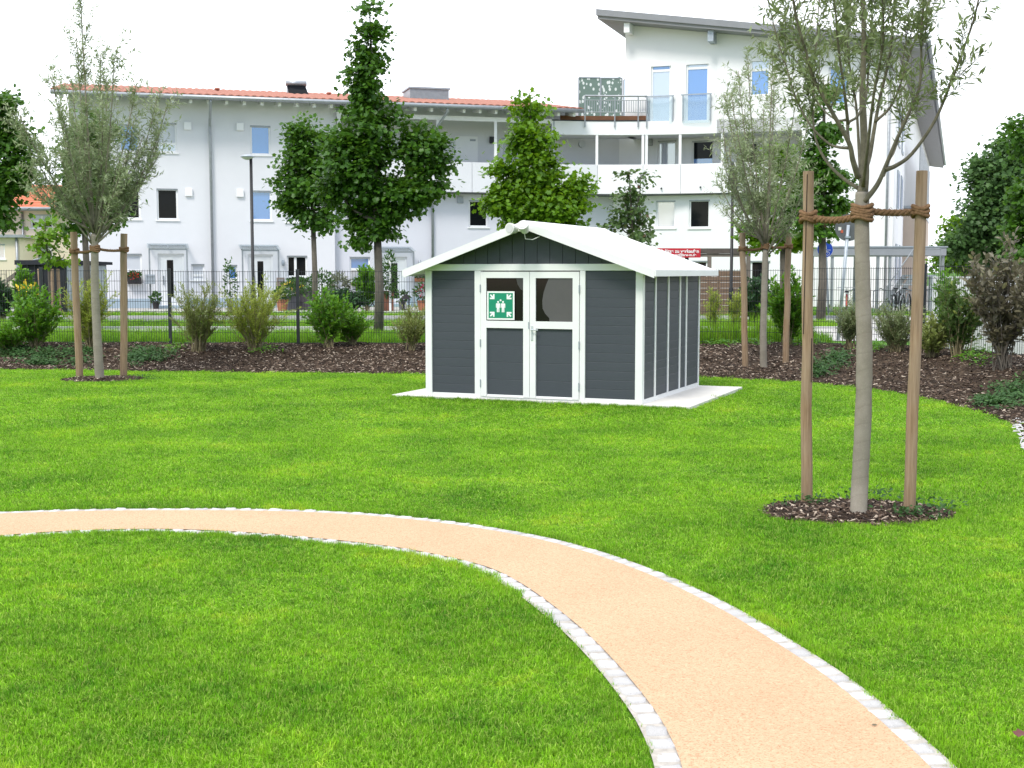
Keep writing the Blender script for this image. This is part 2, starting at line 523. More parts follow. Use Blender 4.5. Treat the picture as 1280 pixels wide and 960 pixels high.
colb = ramp(t, f1, [(.3, (.465, .305, .185)), (.7, (.505, .345, .215))])
colb = mixrgb(t, ramp(t, f2, [(.54, 0.0), (.62, .6)]), colb, (.27, .13, .055))
colb = mixrgb(t, ramp(t, f3, [(.54, 0.0), (.66, .45)]), colb, (.62, .46, .30))
principled(t, o, colb, .9, .25, 0, bump(t, f3, .35, .004))
ring = [(p[0], p[1], -.004) for p in O2[::2]] + [(p[0], p[1], -.004) for p in I2[::-2]]
tag(MB().add(ring, [tuple(range(len(ring)))]).build('path', pm), kind='structure')
joint = M('kerb_joint', (.40, .37, .33), .95, .2, 30, .4, 80, .1)
def ribbon(name, a, b, z, mat):
    k = min(len(a), len(b)); V = np.concatenate([np.column_stack([a[:k], np.full(k, z)]), np.column_stack([b[:k], np.full(k, z)])])
    i = np.arange(k - 1)
    return np_mesh(name, V, np.stack([i, i + 1, i + 1 + k, i + k], 1), mat)
granite, t, o = nodes('granite_setts')
g = t.nodes.new('ShaderNodeNewGeometry')
gc = ramp(t, g.outputs['Random Per Island'], [(0, (.42, .41, .40)), (.5, (.52, .51, .50)), (1, (.60, .59, .58))])
gs = noise(t, 240, 3, .7)
gc = mixrgb(t, ramp(t, gs, [(.55, 0.0), (.72, .75)]), gc, (.22, .21, .20))
principled(t, o, gc, .85, .3, 0, bump(t, noise(t, 70, 4, .7), .7, .012))
def setts(name, line, d, z0):
    """a row of hand-cut granite setts set along an edge line"""
    mid = offset(line, d)
    L = np.concatenate([[0], np.cumsum(np.linalg.norm(np.diff(mid, axis=0), axis=1))])
    tan = np.gradient(mid, axis=0); tan /= np.linalg.norm(tan, axis=1)[:, None]
    g = np.linspace(-1, 1, 7); gx, gy = np.meshgrid(g, g, indexing='ij'); gx, gy = gx.ravel(), gy.ravel()
    V, Fs, s, k = [], [], .05, 0
    grid = np.array([(i * 7 + j, (i + 1) * 7 + j, (i + 1) * 7 + j + 1, i * 7 + j + 1) for i in range(6) for j in range(6)])
    while s < L[-1] - .1:
        ln = random.uniform(.092, .135); wd = random.uniform(.104, .116)
        c = np.array([np.interp(s + ln / 2, L, mid[:, i]) for i in (0, 1)]); tv = np.array([np.interp(s + ln / 2, L, tan[:, i]) for i in (0, 1)])
        an = random.gauss(0, .07); tv = np.array([tv[0] * math.cos(an) - tv[1] * math.sin(an), tv[0] * math.sin(an) + tv[1] * math.cos(an)]); nv = np.array([-tv[1], tv[0]])
        # rounded square outline with uneven corners
        sk = [random.gauss(0, .07) for _ in range(4)]
        ex = gx * (1 - .03 * gy ** 2 - .05 * gy ** 6) * (1 + sk[0] * gy); ey = gy * (1 - .03 * gx ** 2 - .05 * gx ** 6) * (1 + sk[1] * gx)
        r = np.maximum(np.abs(gx), np.abs(gy))
        h = .004 * (1 - r ** 4) - .035 * (r > .99) + rng.normal(0, .0013, 49) + gx * random.gauss(0, .002) + gy * random.gauss(0, .002)
        p = c[None] + (ex * ln / 2 * .97)[:, None] * tv + (ey * wd / 2)[:, None] * nv
        V.append(np.column_stack([p, z0 + h + random.gauss(0, .0012)])); Fs.append(grid + 49 * k); k += 1; s += ln + .004
    return tag(np_mesh(name, np.concatenate(V), np.concatenate(Fs), granite, smooth=True), kind='structure')
for nm, l, d in (('path_kerb', OL, -.056), ('path_kerb', IL, .056)):
    setts(nm, l, d, -.007)
    tag(ribbon('kerb_joint', l, offset(l, 2 * d), -.010, joint), kind='structure')

# small white edging stones where the bed meets the lawn at the right
# ------------------------------------------------------------------ shed site and tree pits
SH_W, SH_D, SH_A = 3.03, 2.85, R(-22.5)
SHP = Plane(*(lambda p: (p.x, p.y))(G(802, 505.5, .025)), SH_A)
SHP = Plane(SHP.o[0] - SH_W * SHP.c, SHP.o[1] - SH_W * SHP.s, SH_A)
def shw(u, v, z=0): return SHP.pt(u, v, z)
pad = [shw(-.52, -.05), shw(SH_W + .64, -.05), shw(SH_W + .64, SH_D + .12), shw(-.52, SH_D + .12)]
concrete = M('concrete_slab', (.64, .62, .58), .9, .05, 3, .25, 60, .2)
tag(MB().prism_z([(p.x, p.y) for p in pad], -.05, .025).build('paving_slab', concrete, bevel=.006), kind='structure')
def pit(cx, cy, rx, ry, n, seed):
    r = random.Random(seed); ph = [r.uniform(0, 6.28) for _ in range(4)]
    out = [(cx + rx * math.cos(a) * (1 + .05 * math.sin(3 * a + ph[0]) + .03 * math.sin(7 * a + ph[1])), cy + ry * math.sin(a) * (1 + .05 * math.sin(2 * a + ph[2]) + .03 * math.sin(5 * a + ph[3]))) for a in np.linspace(0, 2 * math.pi, 48, endpoint=False)]
    V = [(cx, cy, .03)]; rings = (.35, .7, .92, 1.0)
    for q in rings: V += [(cx + (x - cx) * q, cy + (y - cy) * q, .03 * (1 - q ** 3) - .012) for x, y in out]
    Fs = [(0, 1 + i, 1 + (i + 1) % 48) for i in range(48)]
    for k in range(3): Fs += [(1 + k * 48 + i, 1 + (k + 1) * 48 + i, 1 + (k + 1) * 48 + (i + 1) % 48, 1 + k * 48 + (i + 1) % 48) for i in range(48)]
    tag(MB().add(V, Fs).build('tree_pit', mulch, smooth=True), kind='structure')
    a = rng.uniform(0, 6.28, n); q = np.sqrt(rng.uniform(0, .98, n))
    P = np.column_stack([cx + rx * q * np.cos(a), cy + ry * q * np.sin(a), .03 * (1 - q ** 3) - .004])
    return out, P
w1 = G(1073, 641); w2 = G(125, 474); w3px = (955, 472)
pit1, C1 = pit(w1.x + .0, w1.y + .06, .70, .50, 2200, 3)
pit2, C2 = pit(w2.x + .04, w2.y + .05, .68, .62, 1100, 5)
tag(chips('pit_mulch_chips', C1, .045), 'bark chips in the round pit of the large front willow', 'mulch')
tag(chips('pit_mulch_chips', C2, .05), 'bark chips in the round pit of the left willow on the lawn', 'mulch')

# ------------------------------------------------------------------ grass
def blade_mat(name, c_lo, c_hi, dry, dry_at=.93, nsc=.55, patch=None):
    m, t, o = nodes(name)
    g = t.nodes.new('ShaderNodeNewGeometry')
    big = noise(t, nsc, 3, .6, g.outputs['Position'])
    sm = noise(t, nsc * 9, 3, .6, g.outputs['Position'])
    mixf = t.nodes.new('ShaderNodeMath'); mixf.operation = 'MULTIPLY_ADD'
    t.links.new(sm, mixf.inputs[0]); mixf.inputs[1].default_value = .62; t.links.new(big, mixf.inputs[2])
    col = ramp(t, mixf.outputs[0], [(.60, c_lo), (.93, c_hi), (1.0, patch or c_hi)])
    rnd = g.outputs['Random Per Island']
    col = mixrgb(t, ramp(t, rnd, [(0, .0), (.5, .05), (dry_at - .18, .18), (dry_at, .35), (1, .9)]), col, dry)
    fr = t.nodes.new('ShaderNodeMath'); fr.operation = 'MULTIPLY'; t.links.new(rnd, fr.inputs[0]); fr.inputs[1].default_value = 37.7
    f2_ = t.nodes.new('ShaderNodeMath'); f2_.operation = 'FRACT'; t.links.new(fr.outputs[0], f2_.inputs[0])
    vr = t.nodes.new('ShaderNodeMapRange'); t.links.new(f2_.outputs[0], vr.inputs['Value']); vr.inputs['To Min'].default_value = .62; vr.inputs['To Max'].default_value = 1.88
    hsv = t.nodes.new('ShaderNodeHueSaturation'); t.links.new(col, hsv.inputs['Color']); t.links.new(vr.outputs[0], hsv.inputs['Value'])
    col = hsv.outputs[0]
    p = t.nodes.new('ShaderNodeBsdfPrincipled'); t.links.new(col, p.inputs['Base Color'])
    p.inputs['Roughness'].default_value = .5; p.inputs['Specular IOR Level'].default_value = .12
    tr = t.nodes.new('ShaderNodeBsdfTranslucent'); t.links.new(col, tr.inputs['Color'])
    ms = t.nodes.new('ShaderNodeMixShader'); ms.inputs[0].default_value = .45
    t.links.new(p.outputs[0], ms.inputs[1]); t.links.new(tr.outputs[0], ms.inputs[2]); t.links.new(ms.outputs[0], o.inputs['Surface'])
    return m
lawn_m = blade_mat('lawn_blade', (.064, .215, .006), (.190, .395, .012), (.46, .49, .14), .92, .9, (.27, .42, .02))
rough_m = blade_mat('meadow_blade', (.075, .205, .010), (.160, .320, .015), (.28, .31, .08))
def tuft_mesh(name, nb, rad, hmin, hmax, wid, mat, lean=.55):
    a = rng.uniform(0, 6.28, nb); r = rad * np.sqrt(rng.uniform(0, 1, nb))
    B = np.column_stack([r * np.cos(a), r * np.sin(a), np.zeros(nb)])
    h = rng.uniform(hmin, hmax, nb); b = rng.uniform(0, 6.28, nb); le = np.abs(rng.normal(0, lean, nb))
    D = np.column_stack([np.cos(b), np.sin(b), np.zeros(nb)])
    fa = b + rng.normal(0, 1, nb); S = np.column_stack([np.sin(fa), -np.cos(fa), np.zeros(nb)]) * (wid * rng.uniform(.6, 1.3, nb))[:, None]
    mid = B + D * (h * le * .35)[:, None] + np.array([0, 0, 1]) * (h * .6)[:, None]
    tip = B + D * (h * le)[:, None] + np.array([0, 0, 1]) * (h * np.clip(1 - .3 * le ** 2, .4, 1))[:, None]
    V = np.stack([B - S / 2, B + S / 2, mid + S * .4, mid - S * .4, tip], 1).reshape(-1, 3)
    i = np.arange(nb)[:, None] * 5
    me = np_mesh(name, V, [i + np.array([[0, 1, 2, 3]]), i + np.array([[3, 2, 4]])], mat)
    sc.collection.objects.unlink(me)
    return me
def scatter(name, label, cat, P, S, tufts):
    """one object: tufts of blades instanced on points"""
    n = len(P)
    me = bpy.data.meshes.new(name); me.vertices.add(n); me.vertices.foreach_set('co', P.astype(np.float32).ravel())
    for nm, typ, dat in (('scl', 'FLOAT_VECTOR', S), ('rot', 'FLOAT_VECTOR', np.column_stack([rng.normal(0, .12, n), rng.normal(0, .12, n), rng.uniform(0, 6.28, n)]))):
        at_ = me.attributes.new(nm, typ, 'POINT'); at_.data.foreach_set('vector', dat.astype(np.float32).ravel())
    pk = me.attributes.new('pick', 'INT', 'POINT'); pk.data.foreach_set('value', rng.integers(0, len(tufts), n).astype(np.int32))
    ob = link(bpy.data.objects.new(name, me))
    ng = bpy.data.node_groups.new(name, 'GeometryNodeTree')
    ng.interface.new_socket('Geometry', in_out='INPUT', socket_type='NodeSocketGeometry')
    ng.interface.new_socket('Geometry', in_out='OUTPUT', socket_type='NodeSocketGeometry')
    gi, go = ng.nodes.new('NodeGroupInput'), ng.nodes.new('NodeGroupOutput')
    iop = ng.nodes.new('GeometryNodeInstanceOnPoints')
    g2i = ng.nodes.new('GeometryNodeGeometryToInstance')
    for tf in reversed(tufts):
        oi = ng.nodes.new('GeometryNodeObjectInfo'); oi.inputs['Object'].default_value = tf
        ng.links.new(oi.outputs['Geometry'], g2i.inputs[0])
    iop.inputs['Pick Instance'].default_value = True
    def attr(nm, typ):
        q = ng.nodes.new('GeometryNodeInputNamedAttribute'); q.data_type = typ; q.inputs['Name'].default_value = nm
        return q.outputs['Attribute']
    e2r = ng.nodes.new('FunctionNodeEulerToRotation'); ng.links.new(attr('rot', 'FLOAT_VECTOR'), e2r.inputs[0])
    ng.links.new(gi.outputs[0], iop.inputs['Points']); ng.links.new(g2i.outputs[0], iop.inputs['Instance'])
    ng.links.new(attr('pick', 'INT'), iop.inputs['Instance Index']); ng.links.new(e2r.outputs[0], iop.inputs['Rotation']); ng.links.new(attr('scl', 'FLOAT_VECTOR'), iop.inputs['Scale'])
    ng.links.new(iop.outputs[0], go.inputs[0])
    md = ob.modifiers.new('tufts', 'NODES'); md.node_group = ng
    return tag(ob, label, cat, None, 'stuff')
lawn_poly = [tuple(p) for p in EL[::3]] + [(2.6, -3), (-18, -3)]
path_poly = [tuple(p) for p in OL[::3]] + [tuple(p) for p in IL[::-3]]
path_wide = [tuple(p) for p in offset(OL, .045)[::3]] + [tuple(p) for p in offset(IL, -.045)[::-3]]
pad_poly = [(p.x, p.y) for p in pad]
def band(y0, y1, dens, margin):
    wmax = .40 * y1 + margin
    n = int((y1 - y0) * 2 * wmax * dens)
    P = np.column_stack([rng.uniform(-wmax, wmax, n), rng.uniform(y0, y1, n)])
    return P[np.abs(P[:, 0]) < .40 * P[:, 1] + margin]
bands = []
for y0, y1, dens, mg, sxy in ((1.2, 6.2, 620, 4.2, 1.0), (6.2, 9.5, 450, 4.2, 1.15), (9.5, 14, 250, 4.2, 1.45), (14, 24, 120, 4.2, 2.0)):
    q = band(y0, y1, dens, mg)
    ok = inside(q, lawn_poly) & ~inside(q, path_wide) & ~inside(q, pad_poly) & ~inside(q, pit1) & ~inside(q, pit2)
    q = q[ok]
    # patchy growth: some spots taller
    hz = 1 + .28 * np.sin(q[:, 0] * 1.9 + 2 * np.sin(q[:, 1] * 1.3)) * np.sin(q[:, 1] * 2.3 + q[:, 0]) + rng.normal(0, .15, len(q))
    bands.append((np.column_stack([q, np.full(len(q), -.02)]), np.column_stack([np.full(len(q), sxy), np.full(len(q), sxy), np.clip(hz, .5, 1.7)])))
# fuller fringe along every lawn border
def fringe(line, d, per, zf=1.1, near=0):
    n = int(len(line) * .05 * per); k = rng.integers(0, len(line), n)
    l = offset(line, d)[k] + rng.normal(0, .025, (n, 2))
    l = l[(np.abs(l[:, 0]) < .4 * l[:, 1] + 4.2) & (l[:, 1] > 1.2)]
    if near: l = l[l[:, 1] > near]
    return np.column_stack([l, np.full(len(l), -.02)]), np.column_stack([np.full(len(l), .6), np.full(len(l), .6), rng.uniform(.8, 1.45, len(l)) * zf])
bands += [fringe(OL, .055, 60, 1.25), fringe(IL, -.07, 60, 1.15), fringe(IL, -.03, 70, 1.4, 6.6)]
for pt_ in (pit1, pit2): bands.append(fringe(smooth_line(pt_ + [pt_[0]], .05), -.02, 60, 1.3))
frontl = smooth_line([tuple(pad[0]), tuple((pad[0] + pad[1]) / 2), tuple(pad[1])], .05)
bands += [fringe(frontl, -.05, 60, 1.9)]
tufts = [tuft_mesh('grass_tuft', 70, .070, .011, .030, .0040, lawn_m, 1.05) for _ in range(5)]
scatter('lawn_grass', 'bright green mown lawn on both sides of the curved sand path', 'grass', np.concatenate([b[0] for b in bands]), np.concatenate([b[1] for b in bands]), tufts)

# ------------------------------------------------------------------ street side strips (all flat on the ground)
def strip(name, x0, x1, y0, y1, z, mat):
    return tag(MB().add([(x0, y0, z), (x1, y0, z), (x1, y1, z), (x0, y1, z)], [(0, 1, 2, 3)]).build(name, mat), kind='structure')
paving = M('pale_paving', (.42, .41, .39), .9, .08, 1.2, .2, 30, .2)
asphalt = M('asphalt', (.16, .165, .17), .9, .12, 1.5, .3, 60, .2)
kerbst = M('kerb_stone', (.42, .42, .41), .85, .1, 3, .2, 40)
strip('pavement', -60, 60, 29.3, 32.2, GZ + .006, paving)
tag(MB().box(-60, 60, 32.2, 32.4, GZ - .1, GZ + .06).build('kerb', kerbst), kind='structure')
strip('road', -60, 60, 36.6, 39.4, GZ + .006, asphalt)
tag(MB().box(-60, 60, 39.4, 39.55, GZ - .1, GZ + .09).build('kerb', kerbst), kind='structure')
strip('forecourt', -26, 4.0, 43.6, 52.5, GZ + .008, paving)
strip('forecourt', 14.2, 70, 26.5, 130, GZ + .010, paving)
strip('driveway', 6.5, 14, 26.5, 41, GZ + .012, paving)
tall = [tuft_mesh('meadow_tuft', 40, .10, .10, .30, .006, rough_m, .45) for _ in range(3)]
Ps, Ss = [], []
for (x0, x1, y0, y1, dn, sc_, zs) in ((-14, 6.5, 25.6, 29.3, 34, 1.2, .8), (-16, 9, 32.5, 36.5, 16, 2.0, .5), (-20, 14, 39.7, 43.5, 12, 2.2, .55), (2.6, 6.0, 25.45, 26.3, 40, 1.3, 2.3)):
    n = int((x1 - x0) * (y1 - y0) * dn)
    q = np.column_stack([rng.uniform(x0, x1, n), rng.uniform(y0, y1, n), np.full(n, GZ)])
    Ps.append(q); Ss.append(np.column_stack([np.full(n, sc_), np.full(n, sc_), rng.uniform(.5, 1.3, n) * zs]))
scatter('verge_grass', 'taller rough grass on the verges behind the mesh fence', 'grass', np.concatenate(Ps), np.concatenate(Ss), tall)

# ================================================================== BUILDINGS
def wall_holes(name, parent, u0, u1, z0, z1, y, holes, mat, thick=.32, rev=.15):
    """wall slab with real window openings; local x = along, y = inwards"""
    us = sorted({u0, u1, *[h[0] for h in holes], *[h[1] for h in holes]}); zs = sorted({z0, z1, *[h[2] for h in holes], *[h[3] for h in holes]})
    us = [u for u in us if u0 - 1e-6 <= u <= u1 + 1e-6]; zs = [z for z in zs if z0 - 1e-6 <= z <= z1 + 1e-6]
    b = MB()
    for i in range(len(us) - 1):
        for j in range(len(zs) - 1):
            cu, cz = (us[i] + us[i + 1]) / 2, (zs[j] + zs[j + 1]) / 2
            if any(h[0] < cu < h[1] and h[2] < cz < h[3] for h in holes): continue
            b.add([(us[i], y, zs[j]), (us[i + 1], y, zs[j]), (us[i + 1], y, zs[j + 1]), (us[i], y, zs[j + 1])], [(0, 1, 2, 3)])
    for h in holes:
        a, c, d, e = h; r = y + rev
        b.add([(a, y, d), (a, r, d), (a, r, e), (a, y, e)], [(0, 1, 2, 3)]).add([(c, y, d), (c, y, e), (c, r, e), (c, r, d)], [(0, 1, 2, 3)])
        b.add([(a, y, e), (a, r, e), (c, r, e), (c, y, e)], [(0, 1, 2, 3)]).add([(a, y, d), (c, y, d), (c, r, d), (a, r, d)], [(0, 1, 2, 3)])
    t = y + thick
    b.add([(u0, y, z0), (u0, y, z1), (u0, t, z1), (u0, t, z0)], [(0, 1, 2, 3)]).add([(u1, y, z0), (u1, t, z0), (u1, t, z1), (u1, y, z1)], [(0, 1, 2, 3)])
    b.add([(u0, y, z1), (u1, y, z1), (u1, t, z1), (u0, t, z1)], [(0, 1, 2, 3)])
    me = bpy.data.meshes.new(name); me.from_pydata(b.v, [], b.f); me.materials.append(mat)
    return link(bpy.data.objects.new(name, me), parent)
def rect_uz(P, r, off):
    u0, z1 = P.hit(r[0], r[1], off); u1, z0 = P.hit(r[2], r[3], off)
    return [u0, u1, z0, z1]
def window(parent, P, r, off, kind, holes, rows=(), cols=(), sill=True, ft=.07):
    h = rect_uz(P, r, off); holes.append(tuple(h)); u0, u1, z0, z1 = h
    y0, y1 = off + .07, off + .14
    b = MB().box(u0, u1, y0, y1, z0, z0 + ft).box(u0, u1, y0, y1, z1 - ft, z1).box(u0, u0 + ft, y0, y1, z0 + ft, z1 - ft).box(u1 - ft, u1, y0, y1, z0 + ft, z1 - ft)
    for q in rows: zc = z0 + (z1 - z0) * q; b.box(u0 + ft, u1 - ft, y0 + .003, y1, zc - .05, zc + .05)
    for q in cols: uc = u0 + (u1 - u0) * q; b.box(uc - .05, uc + .05, y0 + .003, y1, z0 + ft, z1 - ft)
    wn = b.build('window', upvc, parent)
    ks = kind if isinstance(kind, (list, tuple)) else [kind]
    if len(ks) == 2 and rows: zm = [z0 + ft * .5, z0 + (z1 - z0) * rows[0], z1 - ft * .5]
    elif len(ks) == 2: zm = [z0 + ft * .5, z0 + (z1 - z0) * .42, z1 - ft * .5]
    else: zm = [z0 + ft * .5, z1 - ft * .5]
    for k, m in enumerate(ks): bx(u0 + ft * .5, u1 - ft * .5, y0 + .035, y0 + .055, zm[k], zm[k + 1]).build('pane', m, wn)
    if z1 - z0 > .6: bx(u0 + .004, u1 - .004, off + .012, off + .066, z1 - .055, z1 - .003).build('shutter_guide', zinc, wn)
    if sill: bx(u0 - .06, u1 + .06, off - .05, off + .07, z0 - .05, z0 - .003).build('sill', upvc, wn)
    return wn
def front_door(parent, P, r, off, strip_px, holes):
    h = rect_uz(P, r, off); h[2] = GZ + .12; holes.append(tuple(h)); u0, u1, z0, z1 = h
    b = bx(u0, u0 + .08, off + .07, off + .15, z0, z1).box(u1 - .08, u1, off + .07, off + .15, z0, z1).box(u0 + .08, u1 - .08, off + .07, off + .15, z1 - .08, z1).box(u0 + .082, u1 - .082, off + .10, off + .14, z0, z1 - .082)
    d = b.build('door', upvc, parent)
    s0, zt = P.hit(strip_px[0], strip_px[2], off); s1, zb = P.hit(strip_px[1], strip_px[3], off)
    bx(s0, s1, off + .085, off + .112, zb, zt).build('glass_strip', pane_dark, d)
    bx(s0 - .16, s0 - .12, off + .05, off + .102, 1.2, 1.55).build('handle', zinc, d)
    bx(u0 - .15, u1 + .15, off - .95, off + .1, GZ, GZ + .11).build('step', plinth_m, d)
def canopy(parent, P, x0, x1, yt, off):
    """glazed porch roof on slim posts standing out from the wall"""
    u0, z = P.hit(x0, yt, off - 1.0); u1, _ = P.hit(x1, yt, off - 1.0)
    c = MB().bar((u0, off - 1.0, z), (u1, off - 1.0, z), .05, .06).bar((u0, off - 1.0, z), (u0, off - .01, z + .18), .05, .06).bar((u1, off - 1.0, z), (u1, off - .01, z + .18), .05, .06).bar(((u0 + u1) / 2, off - 1.0, z), ((u0 + u1) / 2, off - .01, z + .18), .04, .05).bar((u0, off - .05, z + .17), (u1, off - .05, z + .17), .05, .05).build('door_canopy', zinc, parent)
    MB().add([(u0 - .08, off - 1.12, z + .03), (u1 + .08, off - 1.12, z + .03), (u1 + .08, off - .01, z + .235), (u0 - .08, off - .01, z + .235), (u0 - .08, off - 1.12, z + .045), (u1 + .08, off - 1.12, z + .045), (u1 + .08, off - .01, z + .25), (u0 - .08, off - .01, z + .25)],
             [(0, 3, 2, 1), (4, 5, 6, 7), (0, 1, 5, 4), (1, 2, 6, 5), (2, 3, 7, 6), (3, 0, 4, 7)]).build('glass_roof', clear, c)
    for u in (u0, u1): bx(u - .03, u + .03, off - 1.02, off - .96, GZ, z - .02).build('post', zinc, c)
def downpipe(parent, pts, r=.055):
    return MB().tube(pts, r, 8).build('downpipe', zinc, parent, smooth=True)

# ---------------- left wing: row of houses
PL = Plane(-13.7, 51.0, R(16))
rowh = thing('row_house', 'long white three storey row of houses with red tiled roof and gallery under the eaves', 'building', (PL.o[0], PL.o[1], 0), R(16))
uK, uC, uL = PL.u(419), PL.u(775), PL.u(92)
LR = .35                                              # the right half stands a little further back
zE = sum(PL.hit(x, y, -1.0)[1] for x, y in ((150, 117), (320, 123.5), (520, 130.5), (728, 138))) / 4   # gutter height
wallTop = zE + .04
H1, H2 = [], []
W = lambda r, k, hs, off=0, **q: window(rowh, PL, r, off, k, hs, **q)
W((148, 155, 174, 190), pane_blue, H1)
W((195, 153, 221.5, 191), [pane_pale, shutter], H1, rows=(.30,))
W((312.5, 156.5, 338.5, 194), pane_blue, H1)
W((356, 159, 383, 196), shutter, H1)
W((148, 235, 176, 274), pane_dark, H1)
W((195.5, 235.5, 223, 275), pane_dark, H1)
W((313, 238, 340, 276), pane_blue, H1)
W((357, 240, 384, 278), pane_pale, H1)
W((152, 317, 178, 354), [pane_dark, shutter], H1, rows=(.42,))
W((239, 330, 256, 350), shutter, H1, rows=(.3,))
W((284, 331, 297, 350), pane_blue, H1)
W((358.5, 319.5, 384.5, 346.5), pane_dark, H1, cols=(.42,))
front_door(rowh, PL, (197, 317, 231, 385), 0, (208.6, 217.5, 325, 371), H1)
front_door(rowh, PL, (310, 318, 342, 385), 0, (322, 330, 326.5, 372), H1)
wall_holes('wall', rowh, uL, uK, GZ - .1, wallTop, 0, H1, render_w)
W((437, 321, 463, 352), [pane_pale, pane_blue], H2, LR, rows=(.5,))
front_door(rowh, PL, (478, 321, 509, 385), LR, (489, 497.5, 329, 373), H2)
W((586, 250, 610, 284), [pane_dark, pane_dark], H2, LR)
zPb = PL.hit(580, 240, -.3)[1]; zPt = PL.hit(580, 202.5, -.3)[1]      # gallery parapet
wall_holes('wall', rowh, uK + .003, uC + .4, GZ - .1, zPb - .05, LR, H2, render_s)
H3 = []
W((429, 165, 447, 203), pane_pale, H3, 1.3, sill=False)
front_door_like = rect_uz(PL, (569, 170, 597, 205), 1.3)
W((627, 172, 655, 214), [pane_blue, shutter], H3, 1.3, rows=(.3,), sill=False)
wall_holes('wall', rowh, uK + .1, uC + .75, zPb - .05, zE + .24, 1.3, H3, render_w)
dg = bx(front_door_like[0], front_door_like[1], 1.26, 1.297, zPb + .06, front_door_like[3]).build('door', upvc, rowh)
bx(front_door_like[1] - .35, front_door_like[1] - .1, 1.235, 1.258, front_door_like[3] - .2, front_door_like[3] - .12).build('door_closer', zinc, dg)
lu, lz = PL.hit(614.5, 171, 1.3)
bx(lu - .1, lu + .1, 1.18, 1.297, lz - .28, lz).build('wall_lamp', dark_steel, rowh)
bx(uK - .02, uK + .098, .004, 1.62, zPb - .05, wallTop).build('wall', render_w, rowh)
bx(uL + .2, uC + 1, 2.0, 8.6, GZ - .1, zE + .36).build('wall', render_s, rowh)  # unseen core box added inside to stop light leaking through
bx(uL + .003, uL + .2, .33, 8.6, GZ - .1, wallTop).build('wall', render_w, rowh)
for a, b_, off in ((uL, uK, 0), (uK, uC, LR)):
    dz = [h for h in (H1 if off == 0 else H2) if h[2] < GZ + .2]
    cuts = [a] + [q for h in sorted(dz) for q in (h[0], h[1])] + [b_ - .01]
    for k in range(0, len(cuts), 2): bx(cuts[k], cuts[k + 1], off - .03, off + .02, GZ - .05, GZ + .38).build('plinth', plinth_m, rowh)
canopy(rowh, PL, 186.5, 233.5, 311.5, 0); canopy(rowh, PL, 303, 348, 313, 0); canopy(rowh, PL, 473, 517, 315, LR)
for x, y in ((234.5, 157.5), (300, 158.5), (236, 240.5), (300, 241.5)):
    u, z = PL.hit(x, y); bx(u - .14, u + .14, -.09, -.003, z - .15, z + .15).build('vent_box', upvc, rowh, bevel=.01)
u, z = PL.hit(575, 250, LR); bx(u - .13, u + .13, LR - .06, LR - .003, z - .14, z + .14).build('vent_box', zinc, rowh)
for x in (349, 520):
    u, z = PL.hit(x, 329, 0 if x < 419 else LR); y = 0 if x < 419 else LR
    MB().lathe([(0, .0), (.06, .02), (.07, .12), (.05, .24), (0, .26)], (u + .15, y - .09, z - .12), 10).build('wall_lamp', galv, rowh, smooth=True)
# roof
uR0, uR1 = PL.u(70, -1.0), PL.u(728, -1.0)
tan_r = math.tan(R(9.0)); ridge_y = 8.6
tile, t, o = nodes('red_roof_tile')
f = noise(t, 1.2, 4); g_ = noise(t, 14, 3)
cc = ramp(t, f, [(.3, (.42, .165, .11)), (.7, (.50, .22, .155))]); cc = mixrgb(t, ramp(t, g_, [(.45, 0.0), (.8, .5)]), cc, (.30, .10, .07))
principled(t, o, cc, .8, .3)
nu = int((uR1 - uR0) / .0375); vrow = np.arange(0, ridge_y + 1.0, .36)
vv = np.repeat(vrow, 2); lift = np.tile([.05, 0.0], len(vrow))
uu = np.linspace(uR0, uR1, nu)
UU, VV = np.meshgrid(uu, vv, indexing='ij'); LF = np.tile(lift, (nu, 1))
VV = VV + np.tile(np.tile([0.0, -.002], len(vrow)), (nu, 1))
ZZ = zE + .02 + VV * tan_r + .05 * np.abs(np.sin(UU * math.pi / .3)) ** .7 + LF
nv = len(vv); k = np.arange((nu - 1) * (nv - 1)); a = (k // (nv - 1)) * nv + k % (nv - 1)
np_mesh('roof', np.stack([UU.ravel(), VV.ravel() - 1.03, ZZ.ravel()], 1), np.stack([a, a + nv, a + nv + 1, a + 1], 1), tile, rowh)
roof_b = MB().prism_x([(-1.0, zE - .10), (ridge_y, zE - .10 + (ridge_y + 1) * tan_r), (ridge_y, zE - .01 + (ridge_y + 1) * tan_r), (-1.0, zE - .01)], uR0 + .02, uR1 - .02).build('soffit', grey_soffit, rowh)
MB().tube([(uR0, -1.09, zE - .03), (uR1, -1.09, zE - .03)], .085, 10).build('gutter', zinc, rowh, smooth=True)
nraf = 31
for i in range(nraf):
    u = uR0 + .35 + (uR1 - uR0 - .7) * i / (nraf - 1)
    MB().bar((u, -.86, zE - .17), (u, .25, zE - .17 + 1.1 * tan_r), .11, .15).build('rafter', upvc, rowh)
